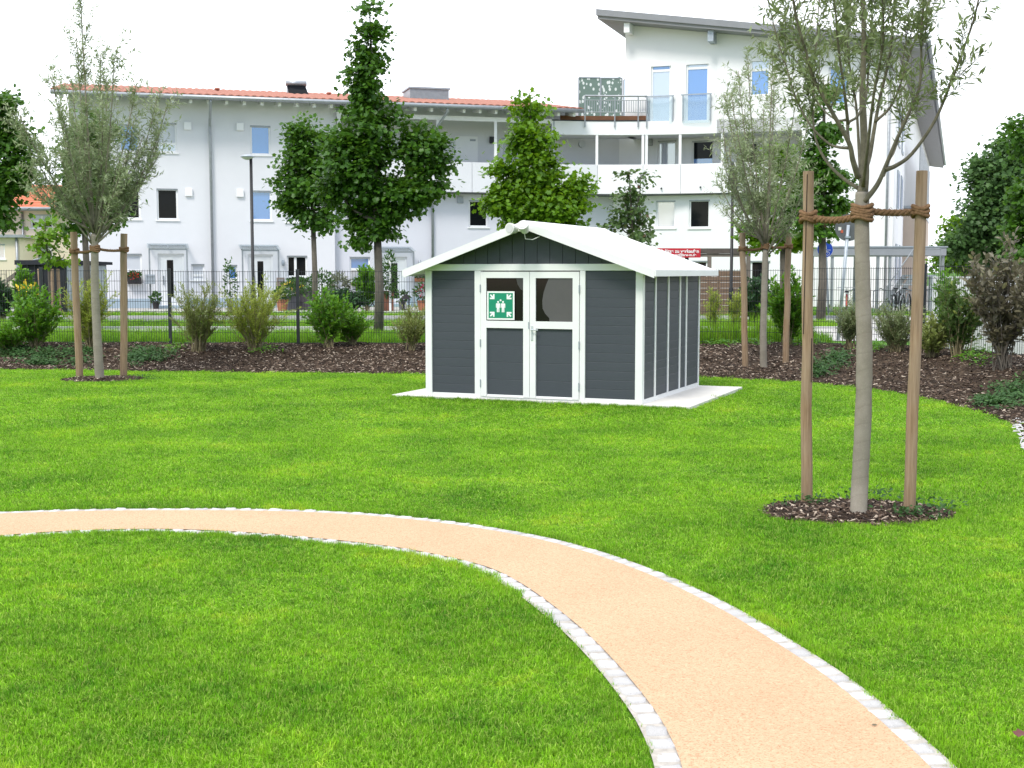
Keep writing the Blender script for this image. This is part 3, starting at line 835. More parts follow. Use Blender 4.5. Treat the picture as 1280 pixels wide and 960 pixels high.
# gallery: floor, posts and front beam
def frieze(name, mat, z0, z1, o0, o1, parts, par):
    """prism following the bent front of both wings between two offsets"""
    for pts in parts:
        A = [p[0] for p in pts]; B = [p[1] for p in pts]
        n = len(A); V = [(*p[:2], z0) for p in A] + [(*p[:2], z0) for p in B] + [(*p[:2], z1) for p in A] + [(*p[:2], z1) for p in B]
        Fs = []
        for i in range(n - 1):
            Fs += [(i, i + 1, n + i + 1, n + i), (2 * n + i, 3 * n + i, 3 * n + i + 1, 2 * n + i + 1), (i, 2 * n + i, 2 * n + i + 1, i + 1), (n + i, n + i + 1, 3 * n + i + 1, 3 * n + i)]
        Fs += [(0, n, 3 * n, 2 * n), (n - 1, 3 * n - 1, 4 * n - 1, 2 * n - 1)]
        MB().add(V, Fs).build(name, mat, par, world=True)
C0 = PL.pt(uC)
PT = Plane(C0.x, C0.y, R(-19.2))
uT1000, uTR = PT.u(1000), PT.u(1115)
def front_line(px0, px1, off, n=60):
    """the bent front of both wings at an offset, between two picture columns"""
    a = PL.pt(uC - 4.2, off); c = PT.pt(4.2, off)
    # corner of the offset lines
    d1, d2 = Vector((PL.c, PL.s)), Vector((PT.c, PT.s)); det = d1.x * (-d2.y) + d2.x * d1.y
    w_ = c.xy - a.xy; kk = (w_.x * (-d2.y) + d2.x * w_.y) / det; b = (a.xy + d1 * kk)
    pts = [PL.pt(u, off).xy for u in np.linspace(uK, uC - 4.3, 40)] + [(a.xy * (1 - q) ** 2 + b * 2 * q * (1 - q) + c.xy * q * q) for q in np.linspace(0, 1, 25)] + [PT.pt(u, off).xy for u in np.linspace(4.3, uTR, 50)]
    pts = np.array([tuple(p) for p in pts]); sx = pts[:, 0] / (pts[:, 1] * CP - 5.3 * SP) * 1600 + 640
    q = np.linspace(px0, px1, n)
    return [(np.interp(v, sx, pts[:, 0]), np.interp(v, sx, pts[:, 1])) for v in q]
def seg(px0, px1, o0, o1, n=14): return list(zip(front_line(px0, px1, o0, n), front_line(px0, px1, o1, n)))
frieze('gallery_floor', grey_soffit, zPb - .04, zPb + .08, 0, 0, [seg(420.5, 760, -.26, 1.31, 40)], rowh)
edges = [420.5, 505, 590, 672, 747]
frieze('parapet_panel', render_w, zPb, zPt, 0, 0, [seg(a + .25, b - .25, -.30, -.20) for a, b in zip(edges[:-1], edges[1:])], rowh)
zB = PL.hit(560, 147.5, -.25)[1]
frieze('front_beam', upvc, zB - .09, zB + .09, 0, 0, [seg(421, 690, -.29, -.17, 30)], rowh)
def gpost(px, z0, z1, par, wd=.12, mat=upvc, off=-.23):
    x, y = front_line(px, px + .1, off, 2)[0]
    MB().bar((x, y, z0), (x, y, z1), wd, wd, (0, 1, 0)).build('gallery_post', mat, par, world=True)
for px in (424, 547.5, 619.5): gpost(px, zPt - .02, zB - .09, rowh)
gpost(691, zPt - .02, zE - .1, rowh, .14, zinc)
# downpipes
u = PL.u(266, -.12); downpipe(rowh, [(u, -1.05, zE - .06), (u, -.95, zE - .3), (u, -.13, zE - .95), (u, -.12, zE - 1.1), (u, -.12, GZ)])
u = PL.u(556, -.4); u2 = PL.u(548.5, -.4); downpipe(rowh, [(u, -1.05, zE - .06), (u, -1.0, zE - .25), (u2, -.42, zE - .75), (u2, -.40, zPt)])
u = PL.u(541, LR - .1); downpipe(rowh, [(u, -.15, zPb - .02), (u, LR - .1, zPb - .35), (u, LR - .1, GZ)])
# on the roof
def roof_z(v): return zE + .02 + (v + 1.03) * tan_r
def solar(px0, px1, v0, hgt, tilt):
    u0, u1 = PL.u(px0, v0), PL.u(px1, v0); z = roof_z(v0)
    s_ = MB().prism_x([(v0, z + .05), (v0 + 1.2, z + hgt), (v0 + 1.2, z + hgt - .09), (v0, z - .04)], u0, u1).build('solar_collector', pane_dark, rowh)
    for uu_ in (u0 + .03, u1 - .03): MB().tube([(uu_, v0 + 1.15, roof_z(v0 + 1.15) - .02), (uu_, v0 + 1.2, z + hgt)], .05, 8).build('bracket', zinc, s_)
    MB().tube([(u0 - .05, v0 + 1.2, z + hgt + .08), (u1 + .05, v0 + 1.2, z + hgt + .08)], .13, 12).build('tank', zinc, s_, smooth=True)
solar(366, 389, 5.2, .62, 0)
u0, u1 = PL.u(514, 5), PL.u(562, 5); z = roof_z(5.0)
sk = bx(u0, u1, 5.0, 6.6, z - .05, z + .52).build('skylight_box', zinc, rowh); bx(u0 - .06, u1 + .06, 4.94, 6.66, z + .523, z + .60).build('lid', galv, sk)
for px in (414, 276):
    u = PL.u(px, 5.5); MB().lathe([(.08, -.05), (.08, .12), (.12, .13), (.12, .19), (0, .21)], (u, 5.5, roof_z(5.5)), 10).build('roof_vent', tile, rowh, smooth=True)

# ---------------- right wing: taller corner house
tow = thing('corner_house', 'tall white corner house with a single pitch grey roof, balcony parapet and roof terrace', 'building', (C0.x, C0.y, 0), R(-19.2))
za, zb = PT.hit(745, 11, -1.3), PT.hit(1155, 47, -1.3)
slope_t = (zb[1] - za[1]) / (zb[0] - za[0])
def zt(u): return za[1] + (u - za[0]) * slope_t
uA, uB = za[0], uTR + 1.12
zF0, zF1 = PT.hit(850, 168, -.3)[1], PT.hit(850, 154, -.3)[1]
uT0 = PT.u(779.5, -.3)
TH = []
TW = lambda r, k, hs, off=-.3, **q: window(tow, PT, r, off, k, hs, **q)
TW((814, 72, 838, 154), [pane_pale, pane_blue], TH, rows=(.80,), sill=False)
TW((858, 68.5, 885, 152), [pane_blue, pane_pale], TH, rows=(.80,), sill=False)
TW((938, 66, 962, 119), [pane_blue, pane_pale], TH, rows=(.6,), sill=False)
TW((1036, 84, 1060, 130), pane_blue, TH)
ztop = zt(uTR) - .55
wall_holes('wall', tow, uT0, uTR, zF0, ztop, -.3, TH, tower_w)
MB().prism([(uT0, ztop + .001), (uTR, ztop + .001), (uTR, zt(uTR) - .40), (uT0, zt(uT0) - .40)], -.3, 0).build('wall', tower_w, tow)
TL = []
TW((820, 251, 844, 285), pane_pale, TL, .1)
TW((861.5, 250, 887, 285), pane_dark, TL, .1)
TW((861, 326, 884, 352), pane_dark, TL, .1)
TW((938, 326, 962, 380), pane_dark, TL, .1)
wall_holes('wall', tow, -.35, uT1000, GZ - .1, zPb - .05, .1, TL, tower_w)
TL = []
wall_holes('wall', tow, uT1000, uTR, GZ - .1, zF0 - .002, -.3, TL, tower_w)
TG = []
TW((822, 176, 845, 214), [pane_pale, pane_pale], TG, 1.3, sill=False)
TW((865, 176, 892, 214), [pane_blue, pane_dark], TG, 1.3, sill=False)
TW((925, 178, 948, 214), pane_dark, TG, 1.3, sill=False)
wall_holes('wall', tow, -1.2, uT1000 + .2, zPb - .05, zF0 + .1, 1.3, TG, tower_w)
u, z = PT.hit(813, 175, 1.3); bx(u - .1, u + .1, 1.17, 1.297, z - .25, z + .12).build('wall_lamp', zinc, tow)
u, z = PL.hit(727, 180, 1.28)
p_ = PL.pt(u, 1.27); MB().tube([(p_.x, p_.y, z), (p_.x + .025, p_.y - .08, z)], .16, 20).build('round_lamp', shutter, tow, world=True)
frieze('gallery_floor', grey_soffit, zPb - .04, zPb + .08, 0, 0, [seg(760.2, 999, -.26, 1.31, 40)], tow)
edges = [747, 804, 851, 903, 955, 1000]
frieze('parapet_panel', tower_w, zPb, zPt, 0, 0, [seg(a + .25, b - .25, -.30, -.20) for a, b in zip(edges[:-1], edges[1:])], tow)
frieze('terrace_fascia', tower_w, zF0, zF1 + .1, 0, 0, [seg(690, 1001, -.30, 1.29, 60)], tow)
for px in (746, 803.5, 808, 850, 903): gpost(px, zPt - .02, zF0, tow, .11, zinc if px == 806 else upvc)
for x, y in ((827, 235.5), (876, 234)):
    fx, fy = front_line(x, x + .1, -.31, 2)[0]; z = at(x, y, fy).z
    MB().tube([(fx, fy - .1, z), (fx, fy + .02, z)], .035, 8).build('spout', dark_steel, tow, world=True)
# roof slab, soffit, purlin ends
MB().prism([(uA, zt(uA) - .26), (uB, zt(uB) - .26), (uB, zt(uB)), (uA, zt(uA))], -1.3, 60).build('roof', M('roof_sheet', (.24, .245, .26), .6, .06, 2), tow)
MB().prism([(uA + .05, zt(uA) - .40), (uB - .05, zt(uB) - .40), (uB - .05, zt(uB) - .262), (uA + .05, zt(uA) - .262)], -1.22, 59.9).build('soffit', M('soffit_board', (.25, .25, .255), .8, .04, 2), tow)
MB().tube([(uB + .09, -1.3, zt(uB) - .12), (uB + .09, 60, zt(uB) - .12)], .09, 8).build('gutter', zinc, tow, smooth=True)
for px, hh in ((782, .42), (885, .46), (1000, .46)):
    u = PT.u(px, -.9); bx(u - .12, u + .12, -1.05, -.302, zt(u) - .40 - hh, zt(u) - .42).build('purlin', upvc if px != 885 else galv, tow)
# long right flank
bx(uTR - .3, uTR + .002, .003, 58, GZ - .1, zt(uTR) - .42).build('wall', tower_w, tow)
bx(uT0 + .3, uTR - .32, 2.2, 42, GZ - .1, ztop).build('wall', tower_w, tow)  # added core box, out of sight, keeps light from leaking in
MB().prism([(uT0 + .01, zF0), (uT0 + .31, zF0), (uT0 + .31, zt(uT0) - .42), (uT0 + .01, zt(uT0) - .40)], .001, 42).build('wall', tower_w, tow)
beige = M('beige_render', (.52, .42, .34), .9, .05, 1)
bx(uTR + .004, uTR + .7, 9.5, 30, GZ - .1, 4.7).build('side_annex', beige, tow)
rail = bx(uTR + .004, uTR + .72, 9.5, 30, 4.72, 4.85).build('side_balcony', zinc, tow)
for k in range(42): bx(uTR + .66, uTR + .70, 9.55 + k * .49, 9.80 + k * .49, 4.855, 7.9).build('slat_post', zinc, rail)
for y0 in (2.2, 5.6):
    for z0 in (1.2, 4.3, 7.0):
        wn = bx(uTR - .05, uTR + .05, y0, y0 + 1.6, z0, z0 + 1.7).build('side_window', galv, tow); bx(uTR + .03, uTR + .056, y0 + .12, y0 + 1.48, z0 + .12, z0 + 1.58).build('pane', pane_pale, wn)
MB().tube([(uTR - .25, -.42, GZ), (uTR - .25, -.42, zt(uTR) - .45)], .05, 8).build('downpipe', zinc, tow, smooth=True)
# terrace: deck edge, railing, screens, french balconies
wood = M('deck_wood', (.23, .11, .06), .8, .25, 3, .2, 30, .3, 0, (1, 1, 8))
zD = zF1 + .1
frieze('deck_edge', wood, zD + .004, zD + .26, 0, 0, [seg(700, 807, -.05, .12, 24)], tow)
frieze('deck_base', dark_steel, zD + .002, zD + .05, 0, 0, [seg(690, 808, -.32, -.07, 24)], tow)
zR = at(770, 122, 55.8).z
ra = MB()
L1 = front_line(731, 808, -.35, 30)
rl = MB(); rl.tube([(x, y, zR) for x, y in L1], .045, 8); rl.tube([(x, y, zR - .18) for x, y in L1], .02, 6); rl.tube([(x, y, zD + .38) for x, y in L1], .02, 6)
rl = rl.build('terrace_railing', zinc, tow, world=True)
for x, y in (L1[0], L1[14], L1[25], L1[29]): MB().bar((x, y, zD - .25), (x, y, zR), .05, .05, (0, 1, 0)).build('post', zinc, rl, world=True)
for x, y in front_line(734, 806, -.35, 26): MB().tube([(x, y, zD + .38), (x, y, zR - .18)], .016, 5).build('baluster', zinc, rl, world=True)
# printed privacy screen: leaf pattern
scr, t, o = nodes('leaf_print_glass')
v = t.nodes.new('ShaderNodeTexVoronoi'); v.inputs['Scale'].default_value = 5.5; v.inputs['Randomness'].default_value = 1
t.links.new(mapping(t, (1.3, 1.3, .9)), v.inputs['Vector'])
cc = ramp(t, v.outputs['Distance'], [(.33, (.68, .72, .70)), (.38, (.15, .215, .18))], 'LINEAR')
principled(t, o, cc, .25, .5)
def screen(px0, px1, py0, off, mat, name, fr=.05):
    (x0, y0), (x1, y1) = front_line(px0, px0 + .1, off, 2)[0], front_line(px1, px1 + .1, off, 2)[0]
    z1 = at(px0, py0, (y0 + y1) / 2).z; z0 = zD + .02
    f = MB(); 
    f.bar((x0, y0, z0), (x0, y0, z1), fr, fr, (0, 1, 0)).bar((x1, y1, z0), (x1, y1, z1), fr, fr, (0, 1, 0)).bar((x0, y0, z1), (x1, y1, z1), fr, fr).bar((x0, y0, z0), (x1, y1, z0), fr, fr)
    f = f.build(name, zinc, tow, world=True)
    MB().bar((x0, y0, (z0 + z1) / 2), (x1, y1, (z0 + z1) / 2), .012, z1 - z0 - fr).build('glass_sheet', mat, f, world=True)
screen(723, 750, 97, .9, scr, 'privacy_screen'); screen(750.5, 777, 97.5, .9, scr, 'privacy_screen')
screen(779, 807, 99.5, .8, clear_glass('screen_glass', (.80, .86, .92), .3), 'glass_screen')
green_gl = clear_glass('green_glass', (.12, .50, .42), .35)
(x0, y0), (x1, y1) = front_line(748, 748.1, 1.15, 2)[0], front_line(777, 777.1, 1.15, 2)[0]
MB().add([(x0, y0 + .4, zD + 1.2), (x1, y1 + .4, zD + 1.2), (x1, y1 + .9, zD + 2.25), (x0, y0 + .9, zD + 1.85)], [(0, 1, 2, 3)]).add([(x0, y0 + .42, zD + 1.2), (x1, y1 + .42, zD + 1.2), (x1, y1 + .92, zD + 2.25), (x0, y0 + .92, zD + 1.85)], [(3, 2, 1, 0)]).build('green_awning', green_gl, tow, world=True)
for x0, x1, y0, y1 in ((808, 841, 122, 155), (853, 888, 119.5, 153)):
    u0, z1 = PT.hit(x0, y0, -.42); u1, z0 = PT.hit(x1, y1, -.42)
    b = bx(u0, u0 + .04, -.45, -.304, z0 + .1, z1).box(u1 - .04, u1, -.45, -.304, z0 + .1, z1).box(u0 - .05, u1 + .05, -.47, -.43, z1 - .0, z1 + .05).build('french_balcony', galv, tow)
    bx(u0 + .042, u1 - .042, -.445, -.43, z0, z1 - .02).build('glass_sheet', clear, b)

# ---------------- cream house far left
PY = Plane(-24.5, 66.0, R(6))
ye = thing('cream_house', 'cream two storey house with an orange tiled roof beyond the left willow', 'building', (PY.o[0], PY.o[1], 0), R(6))
cream = M('cream_render', (.74, .64, .50), .9, .04, 1); YH = []
for r in ((38, 268, 66, 285), (37, 305, 66, 322), (-42, 268, -20, 285)): window(ye, PY, r, 0, [pane_dark, shutter] if r[0] > 0 else pane_blue, YH, rows=(.5,), cols=(.5,) if r[0] > 0 else ())
u0, u1 = PY.u(-110), PY.u(104); ze = PY.hit(50, 262)[1]
wall_holes('wall', ye, u0, u1, GZ - .1, ze, 0, YH, cream)
MB().prism_x([(.33, GZ - .1), (9, GZ - .1), (9, ze), (.33, ze)], u0 + .01, u1 - .01).build('wall', cream, ye)
otile = M('orange_roof_tile', (.52, .17, .09), .8, .2, 6, .5, 14, .3)
rz = MB()
for k in range(14):
    a, b = -.7 + k * .40, -.7 + (k + 1) * .40; s_ = .27
    rz.prism_x([(a, ze + (a + .7) * s_ - .02), (b + .05, ze + (b + .75) * s_ - .02), (b + .05, ze + (b + .75) * s_ + .05), (a, ze + (a + .7) * s_ + .09)], u0 - .4, u1 + .4)
rf = rz.build('roof', otile, ye)
MB().tube([(u0 - .4, -.78, ze), (u1 + .4, -.78, ze)], .09, 8).build('gutter', zinc, ye, smooth=True)
u = PY.u(31); MB().tube([(u, -.12, ze - .1), (u, -.12, GZ)], .06, 8).build('downpipe', zinc, ye, smooth=True)
a0, a1 = PY.u(-60, -3.5), PY.u(25.5, -3.5); za_ = PY.hit(10, 297, -3.5)[1]
AH = []; window(ye, PY, (-14, 305, 6.5, 324), -3.5, pane_pale, AH)
an = wall_holes('annex', ye, a0, a1, GZ - .1, za_, -3.5, AH, cream, 3.4)
bx(a0 - .2, a1 + .25, -3.8, -.05, za_ + .003, za_ + .14).build('annex_roof', zinc, ye)
u = PY.u(22, -3.6); MB().tube([(u, -3.62, za_), (u, -3.62, GZ)], .06, 8).build('downpipe', zinc, ye, smooth=True)

# ================================================================== GARDEN SHED
shed = thing('garden_shed', 'anthracite panelled garden shed with white frame, double door and white gable roof on a slab', 'shed', (SHP.o[0], SHP.o[1], .025), SH_A)
board, t, o = nodes('anthracite_board')
f = noise(t, 9, 5, .65, mapping(t, (1, 1, 14))); f2 = noise(t, 1.2, 3)
cc = ramp(t, f, [(.25, (.044, .051, .062)), (.75, (.057, .065, .078))]); cc = mixrgb(t, ramp(t, f2, [(.4, 0.0), (.8, .4)]), cc, (.060, .068, .080))
principled(t, o, cc, .55, .35, 0, bump(t, f, .15, .004))
ZB = .025
def S(px, py=420, off=0.0):
    u, z = SHP.hit(px, py, off); return u, z - ZB
def siding(name, u0, u1, z0, z1, parent, face, pitch=.116, fixed=None, ph=.0):
    """board wall with grooved joints; face=-1: front (normal -y at y=0), else side at x=fixed (normal +x)"""
    prof = []; z = z0; k = int(round((z1 - z0) / pitch)); p = (z1 - z0) / k
    for i in range(k):
        a, b = z0 + i * p, z0 + (i + 1) * p
        prof += [(.003, a), (.0, a + .004), (-.0006, a + p * .5), (.0, b - .004), (.003, b)]
    back = [(.04, z1), (.04, z0)]
    if fixed is None: m = MB().prism_x([(y, z) for y, z in prof] + back, u0, u1)
    else: m = MB().prism([(fixed - y, z) for y, z in prof] + [(fixed - y, z) for y, z in back], u0, u1)
    return m.build(name, board, parent)
zBt, zTop = .055, S(640, 338.5)[1]
xA, xB = S(594)[0], S(601.5)[0]; xC, xD = S(725)[0], S(732)[0]; xM = S(663)[0]
cw = .085
siding('wall_panel', cw, xA, zBt, zTop, shed, -1); siding('wall_panel', xD, SH_W - cw, zBt, zTop, shed, -1)
zBeam = S(640, 330)[1]
bx(-.012, SH_W + .012, -.02, .06, zTop + .002, zBeam).build('beam', white_pvc, shed, bevel=.004)
bx(0, SH_W, -.012, .05, 0, zBt - .002).build('bottom_rail', white_pvc, shed, bevel=.003)
for a, b in ((-.012, cw), (xA, xB), (xC, xD), (SH_W - cw, SH_W + .012)):
    bx(a, b, -.022, .07, 0, zTop).build('post', white_pvc, shed, bevel=.006)
# door leaves
door_z0, door_z1 = .03, zTop - .012
zg1, zg0 = S(632, 347.5)[1], S(632, 401)[1]; zp1, zp0 = S(632, 410)[1], S(632, 496)[1]
def leaf(a, b, ia, ib, hs):
    m = MB().box(a, ia, -.03, .015, door_z0, door_z1).box(ib, b, -.03, .015, door_z0, door_z1)
    for q0, q1 in ((zg1, door_z1), (zp1, zg0), (door_z0, zp0)): m.box(ia, ib, -.03, .015, q0, q1)
    d = m.build('door', white_pvc, shed)
    siding('lower_panel', ia, ib, zp0, zp1, d, -1, .235)
    bx(ia, ib, -.012, -.006, zg0, zg1).build('glass', shed_glass, d)
    for zz in (.20, zg0 - .3, door_z1 - .22): MB().tube([(hs, -.034, zz - .05), (hs, -.034, zz + .05)], .009, 8).build('hinge', galv, d)
    return d
shed_glass = glass_pane('shed_window_glass', (.012, .010, .010), .02, .06)
dl = leaf(xB + .004, xM - .003, S(609)[0], S(655)[0], xB + .002)
dr = leaf(xM + .003, xC - .004, S(670.5)[0], S(716.5)[0], xC - .002)
# reflection painted as a flat grey shape just before the right pane
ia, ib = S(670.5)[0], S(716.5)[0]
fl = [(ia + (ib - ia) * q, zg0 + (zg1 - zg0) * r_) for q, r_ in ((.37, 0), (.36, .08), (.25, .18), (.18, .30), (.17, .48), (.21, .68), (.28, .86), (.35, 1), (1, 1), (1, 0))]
MB().prism(fl, -.0155, -.0135).build('painted_reflection', M('painted_reflection', (.085, .080, .081), .4, .05, 5), dr)
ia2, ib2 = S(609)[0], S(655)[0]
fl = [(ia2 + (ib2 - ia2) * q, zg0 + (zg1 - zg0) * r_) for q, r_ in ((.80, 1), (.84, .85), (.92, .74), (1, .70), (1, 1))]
MB().prism(fl, -.0155, -.0135).build('painted_reflection', M('dark_reflection', (.05, .047, .047), .4, .05, 5), dl)  # darker painted reflection at the top corner of the left pane
handle_m = M('handle_silver', (.55, .58, .60), .35, .05, 8, 0, 60, .5, .3)
hu = xM + .035; hz = S(665, 411)[1]
h = bx(hu - .015, hu + .015, -.038, -.031, hz - .15, hz + .04).build('handle', handle_m, dr, bevel=.003)
MB().tube([(hu, -.036, hz - .01), (hu, -.075, hz - .01), (hu + .10, -.075, hz - .012)], .008, 8).build('lever', handle_m, h)
bx(xM - .018, xM - .005, -.036, -.0305, hz + .0, hz + .09).build('latch', galv, dl)
# gable of upright boards
apex_u = SH_W / 2; ov = .22; og = .25
zfl = S(504.5, 347, -og)[1]                             # underside of the fascia at its outer end
zr = S(655, 277, -og)[1]                                # ridge
slope = (zr - (zfl + .095)) / (apex_u + ov)
th = .055
def under(u): return zr - th - slope * abs(u - apex_u)
nb = 17; gb = MB()
for i in range(nb):
    a = .02 + (SH_W - .04) * i / nb; b = .02 + (SH_W - .04) * (i + 1) / nb
    pts = [(a + .003, zBeam + .002), (b - .003, zBeam + .002), (b - .003, max(zBeam + .004, under(b))), (a + .003, max(zBeam + .004, under(a)))]
    if a < apex_u < b: pts = pts[:3] + [(apex_u, under(apex_u))] + pts[3:]
    gb.prism(pts, .0, .03)
gb.box(.02, SH_W - .02, .012, .03, zBeam + .002, zBeam + .01)
gb.build('gable_panel', board, shed)
bg_ = MB().prism([(.02, zBeam), (SH_W - .02, zBeam), (apex_u, under(apex_u))], SH_D - .05, SH_D).build('gable_panel', board, shed)
# right side: boards between slim white battens
ts = []
for px in (803.5, 818.5, 834.5, 849, 857, 870):
    d = ray(px, 420); ox, oy = SHP.pt(SH_W).xy
    # ray meets side plane x = SH_W
    det = d.x * SHP.c - (-SHP.s) * d.y
    v = (oy * d.x - ox * d.y) / (-(SHP.c * d.x + SHP.s * d.y))
    ts.append(v)
ts[0] = .07; ts[-1] = SH_D
for i in range(5): siding('wall_panel', ts[i], ts[i + 1], zBt, zBeam - .01, shed, 1, .116, SH_W)
for i, v in enumerate(ts[1:]): bx(SH_W - .03, SH_W + .014, v - .028, v + .028, 0, zBeam).build('batten', white_pvc, shed, bevel=.004)
bx(SH_W - .04, SH_W + .012, .07, SH_D, 0, zBt - .002).build('bottom_rail', white_pvc, shed)
siding('wall_panel', .0, SH_D, zBt, zBeam - .01, shed, 1, .116, .042)
bx(.0, SH_W, SH_D - .04, SH_D + .002, 0, zBeam - .004).build('wall_panel', board, shed)
# roof: two white slopes with fascia boards
for sgn in (-1, 1):
    e = apex_u + sgn * (apex_u + ov)
    A, B = (apex_u, zr), (e, zr - slope * (apex_u + ov))
    MB().prism([A, B, (B[0], B[1] - th), (A[0], A[1] - th)], -og + .021, SH_D + .2).build('roof', white_pvc, shed)
    MB().prism([(A[0], A[1] + .012), (B[0], B[1] + .012), (B[0], B[1] - .095), (A[0], A[1] - .095)], -og, -og + .02).build('fascia', white_pvc, shed)
    MB().prism([(B[0] + sgn * .0, B[1] + .008), (B[0] + sgn * .022, B[1] + .006), (B[0] + sgn * .022, B[1] - .075), (B[0], B[1] - .073)], -og + .003, SH_D + .2).build('eave_trim', white_pvc, shed)
MB().prism([(apex_u - .09, zr - slope * .09 + .003), (apex_u, zr + .016), (apex_u + .09, zr - slope * .09 + .003), (apex_u, zr - .004)], -og + .022, SH_D + .19).build('ridge_cap', white_pvc, shed)
# floodlight with two heads under the ridge
cream_pl = M('cream_plastic', (.66, .66, .62), .45, .05, 8)
fz = zr - .10
flo = bx(apex_u - .05, apex_u + .05, -og - .05, -og - .001, fz - .03, fz + .07).build('floodlight', cream_pl, shed, bevel=.01)
for cx, cz, tx in ((apex_u - .10, fz + .005, -.5), (apex_u + .055, fz + .01, .12)):
    cen = Vector((cx, -og - .12, cz)); ax = Vector((tx * .5, -.85, .05)).normalized() if tx < 0 else Vector((.05, -.75, .55)).normalized()
    MB().tube([cen - ax * .07, cen - ax * .05, cen + ax * .045, cen + ax * .075], [.034, .052, .070, .072], 18).build('lamp_head', cream_pl, flo, smooth=False)
    MB().tube([cen + ax * .077, cen + ax * .080], [.055, .055], 18).build('lens', M('lamp_lens', (.50, .50, .49), .2, .05, 8), flo)
MB().tube([(apex_u + .02, -og - .03, fz - .03), (apex_u + .03, -og - .02, fz - .12), (apex_u + .12, -og + .01, fz - .13), (apex_u + .2, -og + .05, fz - .09)], .006, 6).build('cable', cream_pl, flo)

# assembly point sign on the left door window
su0, sz1 = S(608.6, 364, -.04); su1, sz0 = S(642.8, 400, -.04)
sg = thing('assembly_point_sign', 'green and white assembly point sign with four arrows on the left shed door', 'sign', tuple(SHP.pt(su0, -.0345, ZB + sz0)), SH_A)
sw, shh = su1 - su0, sz1 - sz0
bx(0, sw, 0, .004, 0, shh).build('board', M('sign_white', (.80, .81, .80), .4, .02), sg)
green = M('sign_green', (.006, .24, .13), .4, .04)
bd = .022
bx(bd, sw - bd, -.0015, -.0002, bd, shh - bd).build('green_field', green, sg)
wh = MATS['sign_white']
def q2(pts, name): MB().prism([(x * sw, z * shh) for x, z in pts], -.0032, -.0017).build(name, wh, sg)
for sx in (-1, 1):
    for sz in (-1, 1):
        ang = math.atan2(-sz, -sx)                         # points to the centre
        ctr = (.5 + sx * .285, .5 + sz * .285)
        shp = [(-.13, -.028), (-.02, -.028), (-.075, -.083), (-.035, -.123), (.09, 0), (-.035, .123), (-.075, .083), (-.02, .028), (-.13, .028)]
        c_, s_ = math.cos(ang), math.sin(ang)
        q2([(ctr[0] + x * c_ - z * s_, ctr[1] + x * s_ + z * c_) for x, z in shp], 'arrow')
def fig(cx, top, sc_, name, full=True):
    n = 14; r = .038 * sc_
    head = [(cx + r * math.cos(2 * math.pi * k / n), top - r + r * math.sin(2 * math.pi * k / n)) for k in range(n)]
    q2(head, name)
    if full:
        zt_ = top - 2 * r - .012
        body = [(-.075, 0), (.075, 0), (.085, -.03), (.085, -.17), (.058, -.17), (.055, -.06), (.05, -.06), (.052, -.34), (.010, -.34), (.006, -.19), (-.006, -.19), (-.010, -.34), (-.052, -.34), (-.05, -.06), (-.055, -.06), (-.058, -.17), (-.085, -.17), (-.085, -.03)]
        q2([(cx + x * sc_, zt_ + z * sc_) for x, z in body], name)
fig(.41, .66, .92, 'person_symbol'); fig(.59, .66, .92, 'person_symbol'); fig(.50, .72, .9, 'head_symbol', False)

# ================================================================== MESH FENCE
fence = thing('mesh_fence', 'anthracite double rod mesh fence along the top of the mulch bed', 'fence', (fence_line[40][0], fence_line[40][1], .25))
fl_ = np.concatenate([[0], np.cumsum(np.linalg.norm(np.diff(fence_line, axis=0), axis=1))])
def fpt(s): return np.array([np.interp(s, fl_, fence_line[:, 0]), np.interp(s, fl_, fence_line[:, 1])])
s_post0 = None
# first find the arc length whose post shows at picture column 212
cols = np.array([640 + F * p[0] / (p[1] * CP + .7 * SP) for p in fence_line]); s212 = float(np.interp(212.5, cols[:200], fl_[:200])); s372 = float(np.interp(372.5, cols[:200], fl_[:200]))
step = s372 - s212
posts = [s212 + step * k for k in range(-3, 14) if 0 < s212 + step * k < fl_[-1]]
sP = float(np.interp(1265.5, cols[200:], fl_[200:]))
FH = 1.45
def fz(s):
    p = fpt(s); d = np.linalg.norm(FL - p, axis=1); i = int(np.argmin(d)); q = bank_pt(np.array([float(min(i, NB - 2))]), np.array([.93]))
    return float(q[0, 2])
tops = [fz(s) for s in posts]
for k, s in enumerate(posts):
    x, y = fpt(s); z = tops[k]
    MB().box(x - .03, x + .03, y - .05, y + .01, z - .1, z + FH + .035).build('fence_post', dark_steel, fence, world=True, bevel=.004)
    if k + 1 == len(posts): break
    s2 = posts[k + 1]; b = MB(); n = int((s2 - s) / .05)
    zz = (tops[k] + tops[k + 1]) / 2
    P0 = [fpt(s + (s2 - s) * (i + .5) / n) for i in range(n)]
    for x, y in P0:
        r = .0028
        b.add([(x - r, y - r, zz + .02), (x + r, y - r, zz + .02), (x + r, y + r, zz + .02), (x - r, y + r, zz + .02), (x - r, y - r, zz + FH), (x + r, y - r, zz + FH), (x + r, y + r, zz + FH), (x - r, y + r, zz + FH)], [(0, 1, 5, 4), (1, 2, 6, 5), (2, 3, 7, 6), (3, 0, 4, 7), (4, 5, 6, 7)])
    a, c = fpt(s + .03), fpt(s2 - .03)
    m_ = fpt((s + s2) / 2)
    for j in range(8):
        zr_ = zz + .03 + j * .2
        for dy in (-.007, .007): b.bar((a[0], a[1] + dy, zr_), (m_[0], m_[1] + dy, zr_), .007, .008).bar((m_[0], m_[1] + dy, zr_), (c[0], c[1] + dy, zr_), .007, .008)
    b.build('mesh_panel', dark_steel, fence, world=True)

